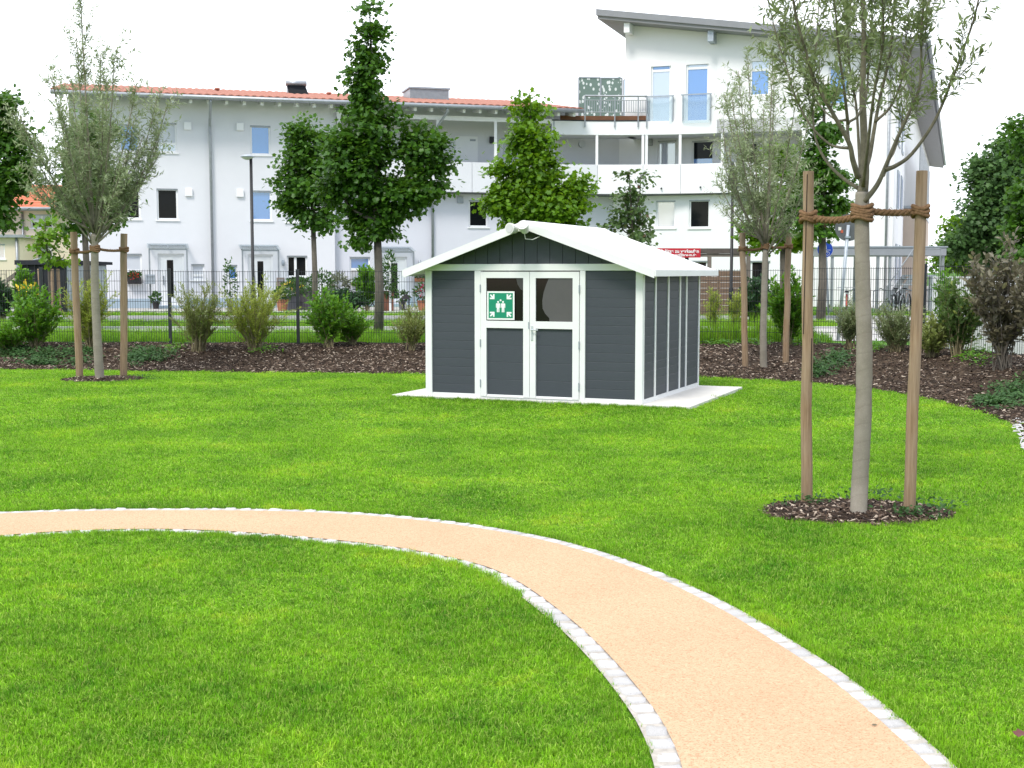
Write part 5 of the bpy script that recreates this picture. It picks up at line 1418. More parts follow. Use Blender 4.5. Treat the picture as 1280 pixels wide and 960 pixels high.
def trunk_part(parent, paths, mat, name='trunk'):
    b = MB()
    for pts, r0, r1 in paths:
        n = len(pts); b.tube(pts, [r0 + (r1 - r0) * (i / (n - 1)) ** .8 for i in range(n)], 9)
    return b.build(name, mat, parent, True, True)
def in_ell(n, c, r, hollow=.35):
    d = unit(rng.normal(0, 1, (n, 3))); q = rng.uniform(hollow ** 3, 1, n) ** (1 / 3)
    return np.array(c) + d * q[:, None] * np.array(r)
def maple(label, px, py, Y, lobes, nleaf, mat, rtrunk=.09, L=.17, top=None, group='street maples behind the fence', cat='tree', name='maple_tree', tmpl=T_MAPLE, spread=.20, z0=None, dz=.85, trunkmat=None, per=26):
    """leafy broadleaf tree; lobes are (px, py, rx_px, ry_px) masses of the crown at depth Y"""
    b = at(px, py, Y); b.z = GZ if z0 is None else z0
    tr = thing(name, label, cat, tuple(b), 0, group)
    E = []
    for lx, ly, rx, ry in lobes:
        c = at(lx, ly, Y); e = (.88 * rx * Y / 1600, .88 * rx * Y / 1600 * dz, .90 * ry * Y / 1600)
        E.append((c + Vector((0, random.uniform(-.25, .25) * e[0], 0)), e))
    vol = np.array([e[0] * e[1] * e[2] for _, e in E]) ** .8; vol /= vol.sum()
    topc = max(E, key=lambda q: q[0].z)
    fork = Vector((b.x, b.y, min(q[0].z - q[1][2] * .6 for q in E)))
    fork.z = max(fork.z, b.z + .3)
    tp = topc[0] + Vector((0, 0, topc[1][2] * .7))
    paths = [([b - Vector((0, 0, .1)), b + (fork - b) * .5 + Vector((.03, 0, 0)), fork], rtrunk * 1.15, rtrunk * .85), (bezier(fork, Vector(((fork.x + tp.x) / 2, fork.y, fork.z + (tp.z - fork.z) * .6)), tp, 8), rtrunk * .85, .012)]
    for c, e in E:
        if c is topc[0]: continue
        st = fork + Vector((0, 0, min(.9, max(0, (c.z - fork.z) * .4))))
        st.x += (tp.x - fork.x) * .1
        paths.append((bezier(st, Vector((c.x, c.y, (st.z + c.z) / 2 - .1)), c + Vector((0, 0, e[2] * .5)), 7), rtrunk * .5, .01))
    P, D, Nn = [], [], []
    for (c, e), q in zip(E, vol):
        k = max(3, int(nleaf * 1.3 * q / per))
        ns = max(5, int(7 + 60 * q))                       # lumps of foliage on the lobe
        lump = in_ell(ns, c, np.array(e) * .82, .55); lr = rng.uniform(.22, .46, ns)
        w_ = rng.integers(0, ns, k); r3 = np.array(e) * lr[w_][:, None]
        cc = lump[w_] + unit(rng.normal(0, 1, (k, 3))) * (rng.uniform(.1, 1, k) ** .4)[:, None] * r3
        out = unit((cc - np.array(c)) / np.array(e) + 1e-6)
        for _ in range(per):
            jit = rng.normal(0, 1, (k, 3)) * np.array([spread, spread, spread * .4]) * .8
            P.append(cc + jit)
            D.append(out * .6 + rng.normal(0, .6, (k, 3)) + [0, 0, -.25]); Nn.append(out * .45 + rng.normal(0, .35, (k, 3)) + [0, -.15, .9])
        # short twigs to every third cluster
    cl = in_ell(40, E[0][0], E[0][1])
    trunk_part(tr, paths, trunkmat or bark_grey)
    P, D, Nn = np.concatenate(P), np.concatenate(D), np.concatenate(Nn)
    leaves('crown', P, D, Nn, L * .64 * rng.uniform(.6, 1.3, len(P)), tmpl, mat, tr)
    return tr

def stakes(px_list, Y_off, tree_base, rope_z, trunk_at, r, desc, tilt=0):
    """support stakes: things of their own; the coir rope ties them to the trunk"""
    tops = []
    for (bx_, by_, tx, ty), lab in zip(px_list, desc):
        b = G(bx_, by_, tree_base) if Y_off is None else at(bx_, by_, Y_off)
        t_ = at(tx, ty, b.y)
        s = thing('tree_stake', lab, 'stake', (b.x, b.y, tree_base), 0, 'wooden tree stakes')
        n = 7; pts = [Vector((0, 0, -.15)) + (Vector((t_.x - b.x, 0, t_.z - tree_base + .15)) * (i / (n - 1))) + Vector((random.gauss(0, .004), random.gauss(0, .004), 0)) * (0 < i < n - 1) for i in range(n)]
        MB().tube(pts, [r * (1.04 - .08 * i / (n - 1) + random.gauss(0, .012)) for i in range(n)], 20).build('post', stake_m, s, smooth=False, bevel=.003)
        for p in s.children[0].data.polygons:
            p.use_smooth = abs(p.normal.z) < .9
        tops.append((b, Vector((t_.x, b.y, t_.z))))
    return tops
def rope(a, c, r, parent_label, ra, rc, name='coir_rope', sag=.03):
    """twisted coir rope from a stake to the trunk with windings at both ends"""
    t = thing(name, parent_label, 'rope', tuple(a), 0, 'coir ropes tying trees to stakes')
    a0, c0 = Vector((0, 0, 0)), c - a
    n = 60; ctr = [a0.lerp(c0, q) - Vector((0, 0, sag * 4 * q * (1 - q))) for q in np.linspace(0, 1, n)]
    d = (c0 - a0).normalized(); x = d.cross(Vector((0, 0, 1))).normalized(); y = x.cross(d)
    b = MB()
    turns = (c0.length) / (r * 5)
    for s in range(3):
        b.tube([p + (x * math.cos(2 * math.pi * (turns * i / (n - 1) + s / 3)) + y * math.sin(2 * math.pi * (turns * i / (n - 1) + s / 3))) * r * .55 for i, p in enumerate(ctr)], r * .62, 7)
    b.build('strand', rope_m, t, smooth=True)
    for cen, rr in ((a0, ra), (c0, rc)):
        w_ = MB()
        for k in range(3):
            w_.tube([cen + Vector(((rr + r * .5) * math.cos(q), (rr + r * .5) * math.sin(q), (k - 1) * r * 1.1 + .012 * math.sin(2 * q + k))) for q in np.linspace(0, 2 * math.pi, 22)], r * .72, 6, False)
        w_.build('winding', rope_m, t, smooth=True)
    # frayed fibres
    f = MB()
    for _ in range(70):
        p = random.choice(ctr); v = Vector((random.gauss(0, 1), random.gauss(0, 1), random.gauss(0, 1))).normalized()
        f.tube([p + v * r * .8, p + v * r * 1.6 + Vector((random.gauss(0, r * .5), 0, random.gauss(0, r * .5)))], r * .05 + .0006, 3)
    f.build('fibre', rope_m, t)
    return t

def willow(label, base, trunk_pts, rt, limbs, nper, L, mat, barkm, twig_len, name='willow_tree', lpt=14, wrap_trunk=True, start=.18, group=None, rtwig=.004, lw=None, droop=.25):
    """willow: wrapped stem, rising limbs, slender twigs set with narrow leaves. limbs: list of (points, r0, r1)"""
    t = thing(name, label, 'tree', tuple(base), 0, group)
    trunk_pts = smooth3(trunk_pts, 5); n = len(trunk_pts)
    MB().tube(trunk_pts, [(rt[0] + (rt[1] - rt[0]) * i / (n - 1)) * random.uniform(.965, 1.035) for i in range(n)], 18).build('trunk', wrap if wrap_trunk else barkm, t, True, True)
    lb, tw = MB(), MB(); P, D, Nn = [], [], []
    for pts, r0, r1 in limbs:
        lb.tube(pts, [r0 * .82 + (r1 - r0 * .82) * (i / (len(pts) - 1)) ** .6 for i in range(len(pts))], 8)
        seg_l = [(pts[i + 1] - pts[i]).length for i in range(len(pts) - 1)]; tot = sum(seg_l)
        for _ in range(max(2, int(nper * tot))):
            q = random.uniform(start, 1.0) * tot; i = 0
            while i < len(seg_l) - 1 and q > seg_l[i]: q -= seg_l[i]; i += 1
            p = pts[i].lerp(pts[i + 1], min(1, q / max(seg_l[i], 1e-6))); tg = (pts[i + 1] - pts[i]).normalized()
            d = (tg * random.uniform(.4, 1.0) + Vector((random.gauss(0, .55), random.gauss(0, .55), random.uniform(-.05, .5)))).normalized()
            ln = twig_len * random.uniform(.45, 1.2)
            c = p + d * ln * .5 + Vector((0, 0, .03)); e = p + d * ln + Vector((random.gauss(0, .06), random.gauss(0, .06), random.uniform(-.12, .1) * ln))
            bz = bezier(p, c, e, 5); tw.tube(bz, [rtwig, rtwig * .9, rtwig * .8, rtwig * .6, rtwig * .4], 4, False)
            for k in range(lpt):
                f = (k + random.random()) / lpt * .95 + .05
                x = f * 4; j = min(3, int(x)); pp = bz[j].lerp(bz[j + 1], x - j); td = (bz[j + 1] - bz[j]).normalized()
                a = random.uniform(0, 6.28); o1 = td.orthogonal().normalized(); o2 = td.cross(o1)
                side = o1 * math.cos(a) + o2 * math.sin(a)
                P.append(pp); D.append(td * random.uniform(.3, .9) + side * .75 + Vector((0, 0, random.uniform(-droop * 1.6, .15)))); Nn.append(side.cross(td) * random.gauss(0, .6) + Vector((random.gauss(0, .3), random.gauss(0, .3), 1)))
    lb.build('limbs', barkm, t, True, True); tw.build('twigs', barkm, t, True)
    P, D, Nn = np.array([tuple(p) for p in P]), np.array([tuple(p) for p in D]), np.array([tuple(p) for p in Nn])
    leaves('crown', P, D, Nn, L * rng.uniform(.55, 1.2, len(P)), T_WILLOW, mat, t)
    return t

# ---- front willow on the lawn (limbs follow the photo, real depth added)
wy = w1.y
def wp(px, py, dy=0.0): return at(px, py, wy + dy)
base1 = G(1073, 643); base1.z = 0
tr1 = [base1 - Vector((0, 0, .1)), base1 + Vector((0, 0, .01))] + [wp(*q) for q in ((1075, 600), (1079, 520), (1080.5, 440), (1078.5, 360), (1077.5, 300), (1077.5, 262), (1078, 240))]
def path(*q): return smooth3([wp(*p) for p in q])
def smooth3(pts, m=4):
    P = [2 * pts[0] - pts[1]] + pts + [2 * pts[-1] - pts[-2]]; o = []
    for i in range(1, len(P) - 2):
        for k in range(m):
            s = k / m; a, b, c, d = P[i - 1], P[i], P[i + 1], P[i + 2]
            o.append(.5 * ((2 * b) + (c - a) * s + (2 * a - 5 * b + 4 * c - d) * s * s + (3 * b - a - 3 * c + d) * s ** 3))
    return o + [pts[-1]]
px1 = 8.9 / 1600
limbs1 = [
    (path((1078, 243), (1081, 215), (1080, 170), (1078, 110), (1080, 60), (1079, 0), (1082, -90), (1079, -200, .1), (1083, -290, .1)), 9.2 * px1, .006),
    (path((1080, 252, -.03), (1096, 232, -.06), (1107, 208, -.10), (1122, 172, -.15), (1136, 142, -.2), (1150, 105, -.25), (1152, 40, -.3), (1156, -40, -.35), (1150, -120, -.4)), 5.0 * px1, .005),
    (path((1107, 212, -.10), (1120, 207, -.12), (1140, 192, -.15), (1168, 152, -.2), (1188, 105, -.25), (1205, 60, -.3), (1220, 14, -.33), (1229, -40, -.36), (1236, -110, -.4)), 4.0 * px1, .004),
    (path((1080, 215, .05), (1087, 195, .12), (1093, 160, .2), (1100, 122, .3), (1112, 70, .4), (1118, 10, .5), (1130, -60, .6), (1134, -140, .6)), 4.4 * px1, .005),
    (path((1094, 152, .2), (1112, 135, .25), (1124, 110, .3), (1140, 60, .35), (1160, 5, .4), (1172, -50, .45)), 2.6 * px1, .004),
    (path((1073, 222, -.04), (1066, 200, -.10), (1061, 178, -.14), (1040, 140, -.2), (1018, 100, -.25), (1006, 60, -.3), (994, 15, -.35), (986, -50, -.4), (980, -120, -.45)), 5.2 * px1, .005),
    (path((1061, 180, -.14), (1060, 155, -.1), (1072, 145, -.05), (1083, 118, .05), (1086, 70, .15), (1090, 10, .2), (1086, -70, .25)), 3.0 * px1, .004),
    (path((1060, 156, -.1), (1055, 110, -.2), (1048, 60, -.3), (1044, 10, -.4), (1038, -60, -.5), (1034, -140, -.5)), 2.8 * px1, .004),
    (path((1061, 185, .05), (1048, 184, .12), (1034, 178, .2), (1012, 155, .3), (994, 120, .4), (982, 80, .5), (972, 50, .55), (960, 0, .6)), 2.6 * px1, .004),
    (path((1074, 236, .04), (1058, 226, .1), (1040, 210, .18), (1026, 190, .25), (1018, 165, .3), (1016, 120, .4), (1020, 60, .5), (1024, 0, .55)), 3.6 * px1, .004),
    (path((1057, 150, .02), (1046, 150, .1), (1030, 138, .2), (1018, 120, .3), (1008, 80, .4), (990, 30, .5)), 2.2 * px1, .003),
    (path((1077, 235, .05), (1074, 190, .3), (1070, 130, .55), (1060, 60, .75), (1066, -40, .9), (1056, -120, 1.0)), 3.6 * px1, .004),
    (path((1079, 232, -.04), (1084, 190, -.3), (1092, 120, -.55), (1104, 50, -.75), (1102, -40, -.9), (1110, -120, -1.0)), 3.6 * px1, .004),
    (path((1105, 220, -.1), (1112, 200, 0), (1119, 187, .1), (1128, 150, .2), (1126, 100, .3), (1134, 40, .4)), 1.6 * px1, .003),
]
willow('large willow with jute wrapped trunk between two stakes on the front lawn', base1, tr1, (.063, .047), limbs1, 20, .082, lf_willow, bark_olive, .40, lpt=17, start=.26, rtwig=.0022, droop=.1)
st1 = stakes([(1009, 629, 1010.5, 214), (1136, 641, 1152.5, 213.5)], None, 0, 0, None, 7.2 * px1, ['thick round stake left of the front willow with a long drying crack', 'thick round stake right of the front willow leaning outwards'])
ck = st1[0]; s_ob = [o_ for o_ in sc.objects if o_.name == 'tree_stake'][0]
MB().bar((ck[1].x - ck[0].x - .004 - .0 + -.018, -.0365, 1.25), (ck[1].x - ck[0].x - .016, -.0365, 2.40), .005, .004, (0, 1, 0)).bar((.002, -.0378, .9), (.0, -.0378, 1.22), .006, .004, (0, 1, 0)).build('crack', M('crack_dark', (.03, .02, .015), .95, .1), s_ob)
def on_stake(tops, k, py):
    b, t_ = tops[k]; z = at(640, py, b.y).z; q = (z - 0) / t_.z; return Vector((b.x + (t_.x - b.x) * q, b.y, z))
tc1 = wp(1077.5, 268); 
rope(on_stake(st1, 0, 271), tc1 - Vector((0, 0, .005)), .023, 'thick brown coir rope from the left stake to the front willow', 7.4 * px1, .055)
rope(on_stake(st1, 1, 264), tc1 + Vector((0, 0, .03)), .022, 'thick brown coir rope from the right stake to the front willow', 7.4 * px1, .055, sag=.015)

# ---- left willow on the lawn
def broom(fork_px, Y, ends, r0, yscale=1.0, mid=.45):
    out = []
    f = at(*fork_px, Y)
    for ex, ey in ends:
        dyy = random.uniform(-.9, .9) * yscale
        e = at(ex, ey, Y); e.y += dyy; st_ = f + Vector((0, 0, random.uniform(-.15, .25)))
        out_x = e.x - f.x
        c = Vector((f.x + out_x * random.uniform(.55, .9), f.y + dyy * .7, f.z + (e.z - f.z) * mid))
        out.append((bezier(st_, c, e, 9), r0 * random.uniform(.6, 1.0), .006))
    return out
Y2 = w2.y; base2 = Vector((w2.x, w2.y, 0))
tr2_ = [base2 - Vector((0, 0, .1))] + [at(*q, Y2) for q in ((124.5, 470), (122, 430), (120, 390), (118.5, 350), (118.5, 312), (118, 292))]
ends2 = [(101, 2), (92, 45), (112, 60), (60, 108), (45, 150), (74, 98), (52, 190), (42, 165), (64, 150), (90, 110), (140, 125), (158, 78), (168, 100), (182, 118), (194, 128), (190, 160), (176, 170), (160, 150), (130, 100), (60, 225), (50, 215), (80, 190), (150, 200), (175, 205), (120, 150), (104, 160), (185, 190), (70, 245), (165, 235)]
limbs2 = broom((118, 298), Y2, ends2, .032)
limbs2[0] = (bezier(at(118, 300, Y2), at(108, 150, Y2), at(101, 0, Y2), 10), .04, .006)
willow('tall loose grey green willow between two stakes on the left of the lawn', base2, tr2_, (.075, .055), limbs2, 14, .095, lf_willow2, bark_pale, .42, lpt=20, start=.2, rtwig=.0025)
st2 = stakes([(99.5, 471, 92, 290), (154.5, 471, 155, 292)], None, 0, 0, None, .056, ['slim grey stake left of the left lawn willow', 'slim grey stake right of the left lawn willow'])
tc2 = at(118.5, 312, Y2)
rope(on_stake(st2, 0, 314), tc2, .022, 'coir rope from the left stake of the left lawn willow', .058, .06)
rope(on_stake(st2, 1, 312), tc2 + Vector((0, 0, .03)), .020, 'coir rope from the right stake of the left lawn willow', .058, .06)

# ---- middle willow in the mulch bed
b3 = at(955, 471, 21.6); zb3 = bank_z(b3.x, b3.y); b3.z = zb3
Y3 = b3.y
tr3 = [b3 - Vector((0, 0, .1))] + [at(*q, Y3) for q in ((954.5, 460), (954, 420), (955, 380), (956, 340), (957, 312))]
ends3 = [(946, 62), (958, 75), (972, 95), (930, 82), (914, 110), (904, 128), (897, 165), (893, 205), (905, 235), (920, 180), (940, 130), (985, 120), (998, 150), (1006, 195), (1000, 240), (978, 170), (965, 130), (935, 210), (915, 260), (985, 230), (960, 190), (902, 190), (1012, 225), (925, 150)]
limbs3 = broom((957, 316), Y3, ends3, .030)
willow('loose grey green willow between two stakes in the mulch bed right of the shed', b3, tr3, (.065, .048), limbs3, 11, .095, lf_willow2, bark_pale, .40, lpt=19, start=.2, rtwig=.0025)
zst = [bank_z(*at(930, 470, 21.7).xy), bank_z(*at(983, 466, 22).xy)]
st3 = stakes([(932, 470, 928, 291)], 21.7, zst[0], 0, None, .052, ['brown stake left of the middle willow near the shed corner']) + stakes([(982, 467, 986, 291)], 22.0, zst[1], 0, None, .052, ['brown stake right of the middle willow'])
tc3 = at(956.5, 309, Y3)
for k, ppx in ((0, 311), (1, 308)):
    bb, tt_ = st3[k]; z = at(640, ppx, bb.y).z; q = (z - bb.z) / (tt_.z - bb.z); a = Vector((bb.x + (tt_.x - bb.x) * q, bb.y, z))
    rope(a, tc3 + Vector((0, 0, .03 * k)), .020, ('coir rope from the left stake of the middle willow', 'coir rope from the right stake of the middle willow')[k], .054, .052)

# ---- maples along the street
maple('tall dark maple with a narrow pointed top left of the shed', 473, 421, 28.6, [(462, 24, 14, 24), (463, 58, 21, 38), (464, 98, 29, 42), (463, 150, 33, 40), (442, 205, 38, 45), (462, 215, 36, 55), (468, 278, 36, 40), (520, 188, 26, 40), (540, 190, 28, 26), (535, 225, 26, 28), (505, 245, 34, 34), (425, 240, 22, 30), (420, 190, 18, 28)], 13000, lf_maple, .10)
maple('round dark maple on a slim trunk in front of the second house door', 393, 392, 34, [(388, 180, 36, 38), (382, 225, 42, 42), (392, 265, 36, 36), (410, 210, 26, 50), (362, 240, 20, 36)], 6500, lf_maple, .075, .17)
maple('bright green maple with a narrow top standing behind the shed roof', 671, 415, 28.5, [(662, 135, 15, 22), (664, 175, 26, 30), (666, 215, 38, 34), (655, 255, 46, 32), (690, 260, 42, 30), (632, 225, 20, 28), (720, 240, 16, 30), (625, 255, 16, 22), (712, 275, 24, 22)], 11000, lf_maple2, .09, .16)
maple('dark maple standing behind the left lawn willow', 109, 400, 32, [(118, 170, 26, 30), (105, 210, 38, 40), (125, 235, 40, 42), (98, 260, 30, 32), (135, 265, 26, 26)], 5500, lf_maple, .085, .17)
maple('dark maple cut by the left picture edge', -8, 415, 29, [(4, 140, 26, 30), (8, 185, 34, 38), (2, 230, 40, 40), (20, 235, 22, 34), (-40, 200, 40, 70), (-10, 265, 34, 22)], 9000, lf_maple, .10, .16)
maple('dark maple on a bare trunk behind the left stake of the front willow', 1026, 397, 37, [(1030, 110, 16, 24), (1030, 150, 28, 30), (1034, 200, 34, 40), (1018, 240, 34, 44), (1040, 245, 30, 38), (1000, 270, 30, 36), (1020, 285, 24, 26)], 5200, lf_maple, .12, .19)
maple('dark maple directly behind the middle willow', 977, 395, 39, [(975, 200, 26, 30), (985, 235, 34, 34), (968, 275, 36, 38), (945, 285, 24, 28), (992, 300, 22, 22)], 4600, lf_maple2, .10, .19)
rt = maple('small sparse tree with red tinged leaves behind the shed roof right slope', 790, 415, 27.2, [(786, 222, 11, 14), (801, 225, 9, 16), (782, 255, 20, 24), (800, 265, 18, 26), (775, 280, 16, 18), (795, 292, 24, 16), (812, 290, 12, 12)], 900, leafmat('sparse_green_leaf', (.05, .10, .03), (.09, .16, .04), (.14, .05, .045), .3), .035, .14, spread=.13, per=9)
maple('young tree tied to three thin stakes in front of the black hut', 62, 388, 40, [(55, 285, 18, 16), (70, 300, 20, 18), (45, 302, 14, 14), (65, 320, 20, 14), (80, 322, 10, 10)], 420, lf_maple2, .04, .22, spread=.2, per=9, group='young trees', name='young_tree')
for q, (x0, x1, lb) in enumerate(((53, 48.5, 'thin stake left of the young tree by the black hut'), (66, 65, 'thin stake directly beside the young trunk by the black hut'), (75, 72.5, 'thin stake right of the young tree by the black hut'))):
    stakes([(x0, 388, x1, 336)], 39.6 + .2 * q, GZ, 0, None, .05, [lb])
# far trees at the right
for lb, px, Y, lob, n, m_ in (
    ('large dense dark tree at the right edge beyond the white wall', 1255, 46, [(1255, 195, 30, 26), (1240, 225, 42, 34), (1270, 240, 50, 50), (1222, 265, 38, 34), (1255, 300, 60, 44), (1205, 300, 30, 34), (1290, 200, 40, 44)], 14000, leafmat('far_leaf', (.035, .085, .022), (.075, .16, .04), (.12, .21, .06), .34)),
    ('light green tree left of the large dark tree beyond the shelter', 1205, 52, [(1205, 290, 26, 24), (1190, 318, 22, 22), (1215, 325, 30, 24), (1178, 330, 14, 16)], 3500, lf_maple2),
    ('dark tree leaning in at the upper right picture edge', 1300, 40, [(1290, 170, 30, 36), (1310, 220, 46, 60), (1285, 255, 26, 40), (1310, 300, 50, 50)], 5500, lf_maple)):
    maple(lb, px, 360, Y, lob, n, m_, .14, .24, spread=.3, group='trees beyond the right wall')

# ---- shrubs in the bed
def stem_bush(label, px, py, Y, top_py, half_px, n_stems, lpt, L, mat, tm=T_WILLOW, group='shrubs in the mulch bed', name='willow_shrub', cat='shrub', z=None, lean=1.0, tw=.28, nper=9, barkm=None):
    b = at(px, py, Y); b.z = (bank_z(b.x, b.y) if z is None else z)
    t = thing(name, label, cat, tuple(b), 0, group)
    h = at(px, top_py, Y).z - b.z; hw = half_px * Y / 1600
    lb = MB(); P, D, Nn = [], [], []
    for k in range(n_stems):
        a = random.uniform(0, 6.28); q = math.sqrt(random.random()); hh = h * random.uniform(.55, 1.0) * (1 - .25 * q * q)
        e = b + Vector((math.cos(a) * q * hw, math.sin(a) * q * hw * .8, hh)); s_ = b + Vector((random.gauss(0, .05), random.gauss(0, .05), -.04))
        c = s_.lerp(e, .4) + Vector((0, 0, hh * .18))
        bz = bezier(s_, c, e, 7); lb.tube(bz, [.009, .008, .007, .005, .004, .003, .002], 5)
        for _ in range(nper):
            f = random.uniform(.18, 1); x = f * 6; j = min(5, int(x)); p = bz[j].lerp(bz[j + 1], x - j); tg = (bz[j + 1] - bz[j]).normalized()
            d = (tg * .8 + Vector((random.gauss(0, .5), random.gauss(0, .5), random.uniform(0, .5)))).normalized(); ln = tw * random.uniform(.5, 1.2)
            e2 = p + d * ln; lb.tube([p, p.lerp(e2, .5), e2], .0018, 3, False)
            for i in range(lpt * (2 if tm is T_WILLOW else 1)):
                pp = p.lerp(e2, (i / (2 if tm is T_WILLOW else 1) + random.random()) / lpt); a2 = random.uniform(0, 6.28); o1 = d.orthogonal().normalized(); sd_ = o1 * math.cos(a2) + d.cross(o1) * math.sin(a2)
                P.append(tuple(pp)); D.append(tuple(d * random.uniform(.4, 1) + sd_ * .6)); Nn.append((random.gauss(0, .5), random.gauss(0, .5) - .2, 1))
    lb.build('stems', barkm or bark_shrub, t, True)
    P, D, Nn = np.array(P), np.array(D), np.array(Nn)
    leaves('foliage', P, D, Nn, L * rng.uniform(.55, 1.25, len(P)), tm, mat, t)
    return t
SB = stem_bush
SB('bright green leafy shrub left of the left lawn willow', 46, 430, 24.4, 366, 32, 40, 9, .085, lf_green, T_OVAL, name='leafy_shrub')
SB('yellow green willow shrub behind the left lawn willow stakes', 112, 434, 24.3, 340, 30, 34, 10, .075, lf_bush)
SB('olive willow shrub just right of the dark fence post', 248, 440, 24.0, 352, 34, 36, 9, .07, lf_bush2)
SB('largest yellow green willow shrub below the black lamp post', 318, 438, 24.0, 350, 50, 50, 9, .072, lf_bush)
SB('bright green leafy shrub right of the second fence post', 410, 432, 24.4, 362, 28, 34, 9, .085, lf_green, T_OVAL, name='leafy_shrub')
SB('small olive willow shrub close to the shed left corner', 515, 440, 24.0, 385, 18, 26, 10, .065, lf_bush2)
SB('low bright green plant at the left edge below the fence', 12, 434, 24.2, 408, 30, 30, 8, .07, lf_green, T_OVAL, name='leafy_shrub')
SB('small green plant between the tall maple trunk and fence', 440, 430, 24.9, 392, 26, 22, 8, .08, lf_green, T_OVAL, name='leafy_shrub')
SB('dense upright green shrub behind the right stake of the middle willow', 984, 433, 24.5, 340, 26, 52, 10, .085, lf_green, T_OVAL, name='leafy_shrub')
SB('grey green willow shrub beside the round sign pole', 1062, 434, 23.2, 378, 24, 34, 9, .065, lf_willow)
SB('grey green willow shrub between trunk and right stake of the front willow', 1120, 440, 22.0, 384, 28, 38, 9, .065, lf_willow)
SB('spreading green shrub in front of the white wall', 1196, 444, 20.6, 352, 36, 40, 8, .085, leafmat('mid_leaf', (.05, .10, .025), (.10, .18, .04), (.24, .28, .05), .3), T_OVAL, name='leafy_shrub', nper=8)
SB('low green shrub at the foot of the right fence', 1165, 446, 20.8, 402, 22, 24, 8, .075, lf_bush2, T_OVAL, name='leafy_shrub')
SB('bronze purple leaved shrub at the right picture edge', 1252, 462, 18.6, 290, 44, 40, 6, .105, lf_purple, T_OVAL, name='purple_shrub', nper=9, tw=.3, barkm=bark_grey)
SB('second bronze purple shrub cut by the right picture edge', 1298, 470, 17.8, 285, 34, 36, 7, .105, lf_purple, T_OVAL, name='purple_shrub', nper=8, tw=.3, barkm=bark_grey)
SB('dark green dense shrub beyond the fence under the middle willow', 945, 402, 33, 352, 20, 60, 10, .12, lf_dark, T_OVAL, z=GZ, name='leafy_shrub', group='shrubs beyond the fence')
SB('green column of climber left of the black hut', 31, 388, 42.6, 334, 7, 40, 10, .16, lf_green, T_OVAL, z=GZ, name='climber', group='shrubs beyond the fence')
yl = SB('orange yellow day lilies in front of the black hut', 36, 395, 38, 362, 16, 30, 6, .22, lf_green, T_WILLOW, z=GZ, name='day_lily', cat='flower', group='shrubs beyond the fence')
puff('blossoms', yl, (0, 0, at(36, 362, 38).z - GZ - .12), .42, .3, .3, 46, .15, bloom_y, T_OVAL)
SB('dark round shrub at the left edge behind the fence', 3, 400, 37, 352, 12, 36, 9, .13, lf_dark, T_OVAL, z=GZ, name='leafy_shrub', group='shrubs beyond the fence')
SB('climbing plant over the window box beside the tall maple', 458, 388, 46.5, 326, 14, 26, 8, .18, lf_green, T_OVAL, z=GZ, name='climber', group='shrubs beyond the fence')
SB('low dark green plants below the parked silver bicycle', 430, 392, 45.5, 368, 24, 40, 9, .17, lf_dark, T_OVAL, z=GZ, name='leafy_shrub', group='shrubs beyond the fence')
SB('pale young plant with yellow tips right of the shed beyond the fence', 892, 410, 27.5, 362, 7, 9, 8, .09, lf_bush, z=GZ, name='young_shrub', group='shrubs beyond the fence')
SB('slim pale plant in front of the timber screen', 919, 410, 27.5, 362, 8, 10, 8, .09, lf_bush, z=GZ, name='young_shrub', group='shrubs beyond the fence')
SB('slim dark climber stems on the white wall', 1180, 432, 23.2, 346, 9, 14, 8, .10, lf_green, T_OVAL, z=GZ, name='climber', group='shrubs beyond the fence')

# ground cover patches on the bed
def cover(label, pxs, n, L, mat, hgt=.10):
    P = []
    for (px, py, rx, ry) in pxs:
        for _ in range(n):
            a = random.uniform(0, 6.28); q = math.sqrt(random.random()) * random.uniform(.6, 1.15); g = at(px + rx * q * math.cos(a), py + ry * q * math.sin(a), 22)
            # drop the sight line on the bank
            d = ray(px + rx * q * math.cos(a), py + ry * q * math.sin(a)); best = None
            for Y in np.linspace(13, 25.2, 26):
                z = CAMZ + d.z * Y / d.y
                if z < .30 and best is None: best = (d.x * Y / d.y, Y)
            if best is None: continue
            x, y = best
            # refine by height of the bank
            for Y in np.linspace(best[1], best[1] + 4, 12):
                if CAMZ + d.z * Y / d.y <= bz_fast(d.x * Y / d.y, Y): x, y = d.x * Y / d.y, Y; break
            P.append((x, y, bz_fast(x, y)))
    P = np.array(P); k = 7
    P = np.repeat(P, k, 0); m = len(P); P = P + np.column_stack([rng.normal(0, .07, m), rng.normal(0, .07, m), rng.uniform(.0, hgt, m)])
    D = rng.normal(0, 1, (m, 3)) * [1, 1, .35]; Nn = np.column_stack([rng.normal(0, .35, m), rng.normal(-.2, .35, m), np.ones(m)])
    return tag(leaves('ground_cover', P, D, Nn, L * rng.uniform(.6, 1.25, m), T_OVAL, mat, None), label, 'ground cover', None, 'stuff')
_bs, _bt = np.meshgrid(np.arange(0, NB - 1, 1.0), np.linspace(0, 1, 14), indexing='ij'); _BP = bank_pt(_bs.ravel(), _bt.ravel())
def bz_fast(x, y): return float(_BP[np.argmin((_BP[:, 0] - x) ** 2 + (_BP[:, 1] - y) ** 2), 2])
cover('dark green ivy spreading over the bark bed at the left', [(40, 447, 40, 12), (95, 448, 30, 13), (15, 440, 20, 10), (55, 456, 24, 6), (190, 446, 30, 10), (170, 452, 16, 8)], 120, .06, lf_ivy, .10)
cover('small green seedlings near the second fence post', [(218, 438, 14, 5), (330, 440, 20, 4), (560, 440, 10, 4)], 24, .055, lf_green, .10)
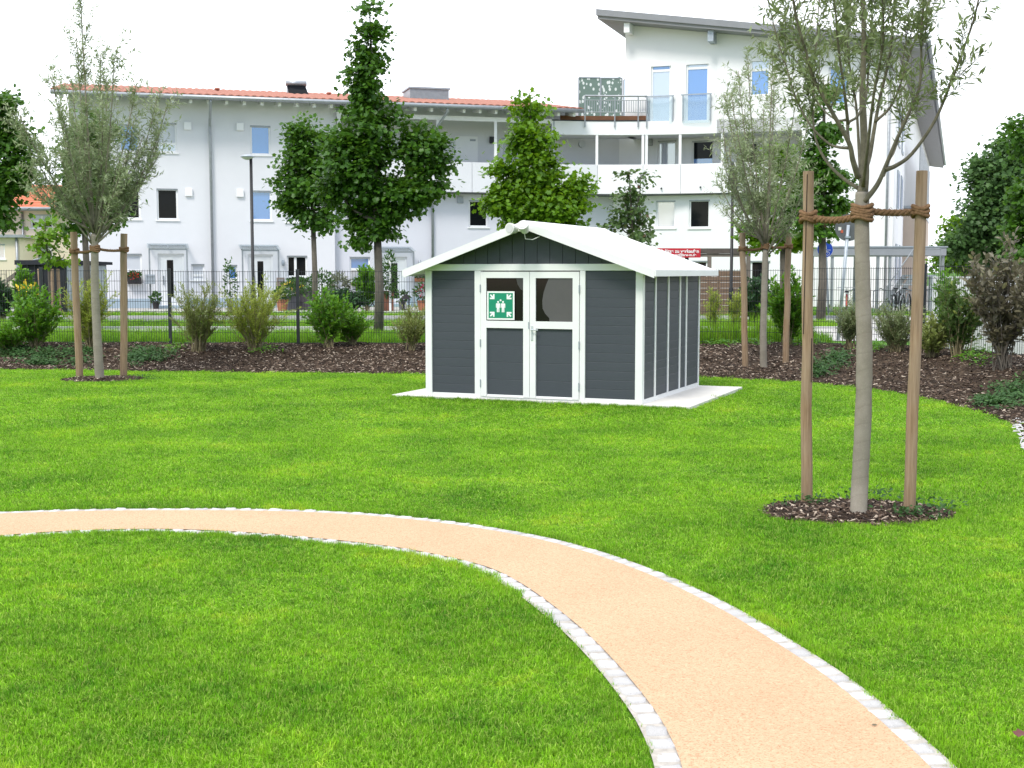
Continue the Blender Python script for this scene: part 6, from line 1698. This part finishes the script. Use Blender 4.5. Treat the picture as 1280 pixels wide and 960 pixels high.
cover('fresh green ground cover behind the left stake of the front willow', [(1035, 462, 24, 12), (1048, 452, 14, 8), (1022, 470, 12, 5)], 60, .065, lf_ivy, .14)
cover('ivy carpet on the bark bank at the right picture edge', [(1262, 500, 26, 14), (1240, 508, 16, 6), (1285, 490, 24, 20)], 110, .055, lf_ivy, .08)
cover('low light green edging plants along the right fence foot', [(900, 430, 26, 4), (950, 430, 26, 4), (1010, 432, 20, 4), (1090, 440, 20, 5), (1220, 452, 24, 8)], 46, .06, lf_green, .10)
def weed(label, px, py, rx, n, z=.0):
    p = G(px, py, z); m = n * 5; P = np.array(p) + np.column_stack([rng.normal(0, rx, m), rng.normal(0, rx * .6, m), rng.uniform(.0, .07, m)])
    return tag(leaves('weeds', P, rng.normal(0, 1, (m, 3)) * [1, 1, .6] + [0, 0, .4], rng.normal(0, .4, (m, 3)) + [0, -.2, 1], .036 * rng.uniform(.5, 1.2, m), T_OVAL, lf_ivy, None), label, 'weeds', None, 'stuff')
weed('small weeds beside the right stake of the front willow', 1145, 646, .11, 36)
weed('small weeds behind the trunk of the front willow', 1080, 624, .16, 26)
weed('small weeds beside the left stake of the front willow', 1003, 632, .10, 22)
weed('small weeds at the right rim of the front tree pit', 1172, 636, .10, 18)
weed('small weeds at the right rim of the left tree pit', 172, 474, .14, 16)
# white gravel scraps at the lawn corner on the right
gv = np.array([(*G(px + random.gauss(0, 3), py + random.gauss(0, 3)).xy, .0) for px, py in ((1272, 530), (1274, 536), (1277, 545), (1279, 552), (1283, 565)) for _ in range(7)])
tag(chips('white_stones', gv + [0, 0, .02], .09, granite), 'few white stones at the curved lawn corner by the right edge', 'gravel')
lf1 = G(1268, 930); lo = leaves('fallen_leaf', [(lf1.x, lf1.y, .035)], [(1, .3, .1)], [(0, -.3, 1)], [.05], T_MAPLE, lf_red, None); tag(lo, 'single reddish fallen leaf on the grass at the lower right corner', 'leaf')
lf2 = G(1089, 906); lo = leaves('fallen_leaf', [(lf2.x, lf2.y, .0)], [(1, -.1, .1)], [(0, -.2, 1)], [.024], T_OVAL, lf_purple, None); tag(lo, 'tiny dark leaf scrap lying on the sand coloured path', 'leaf')
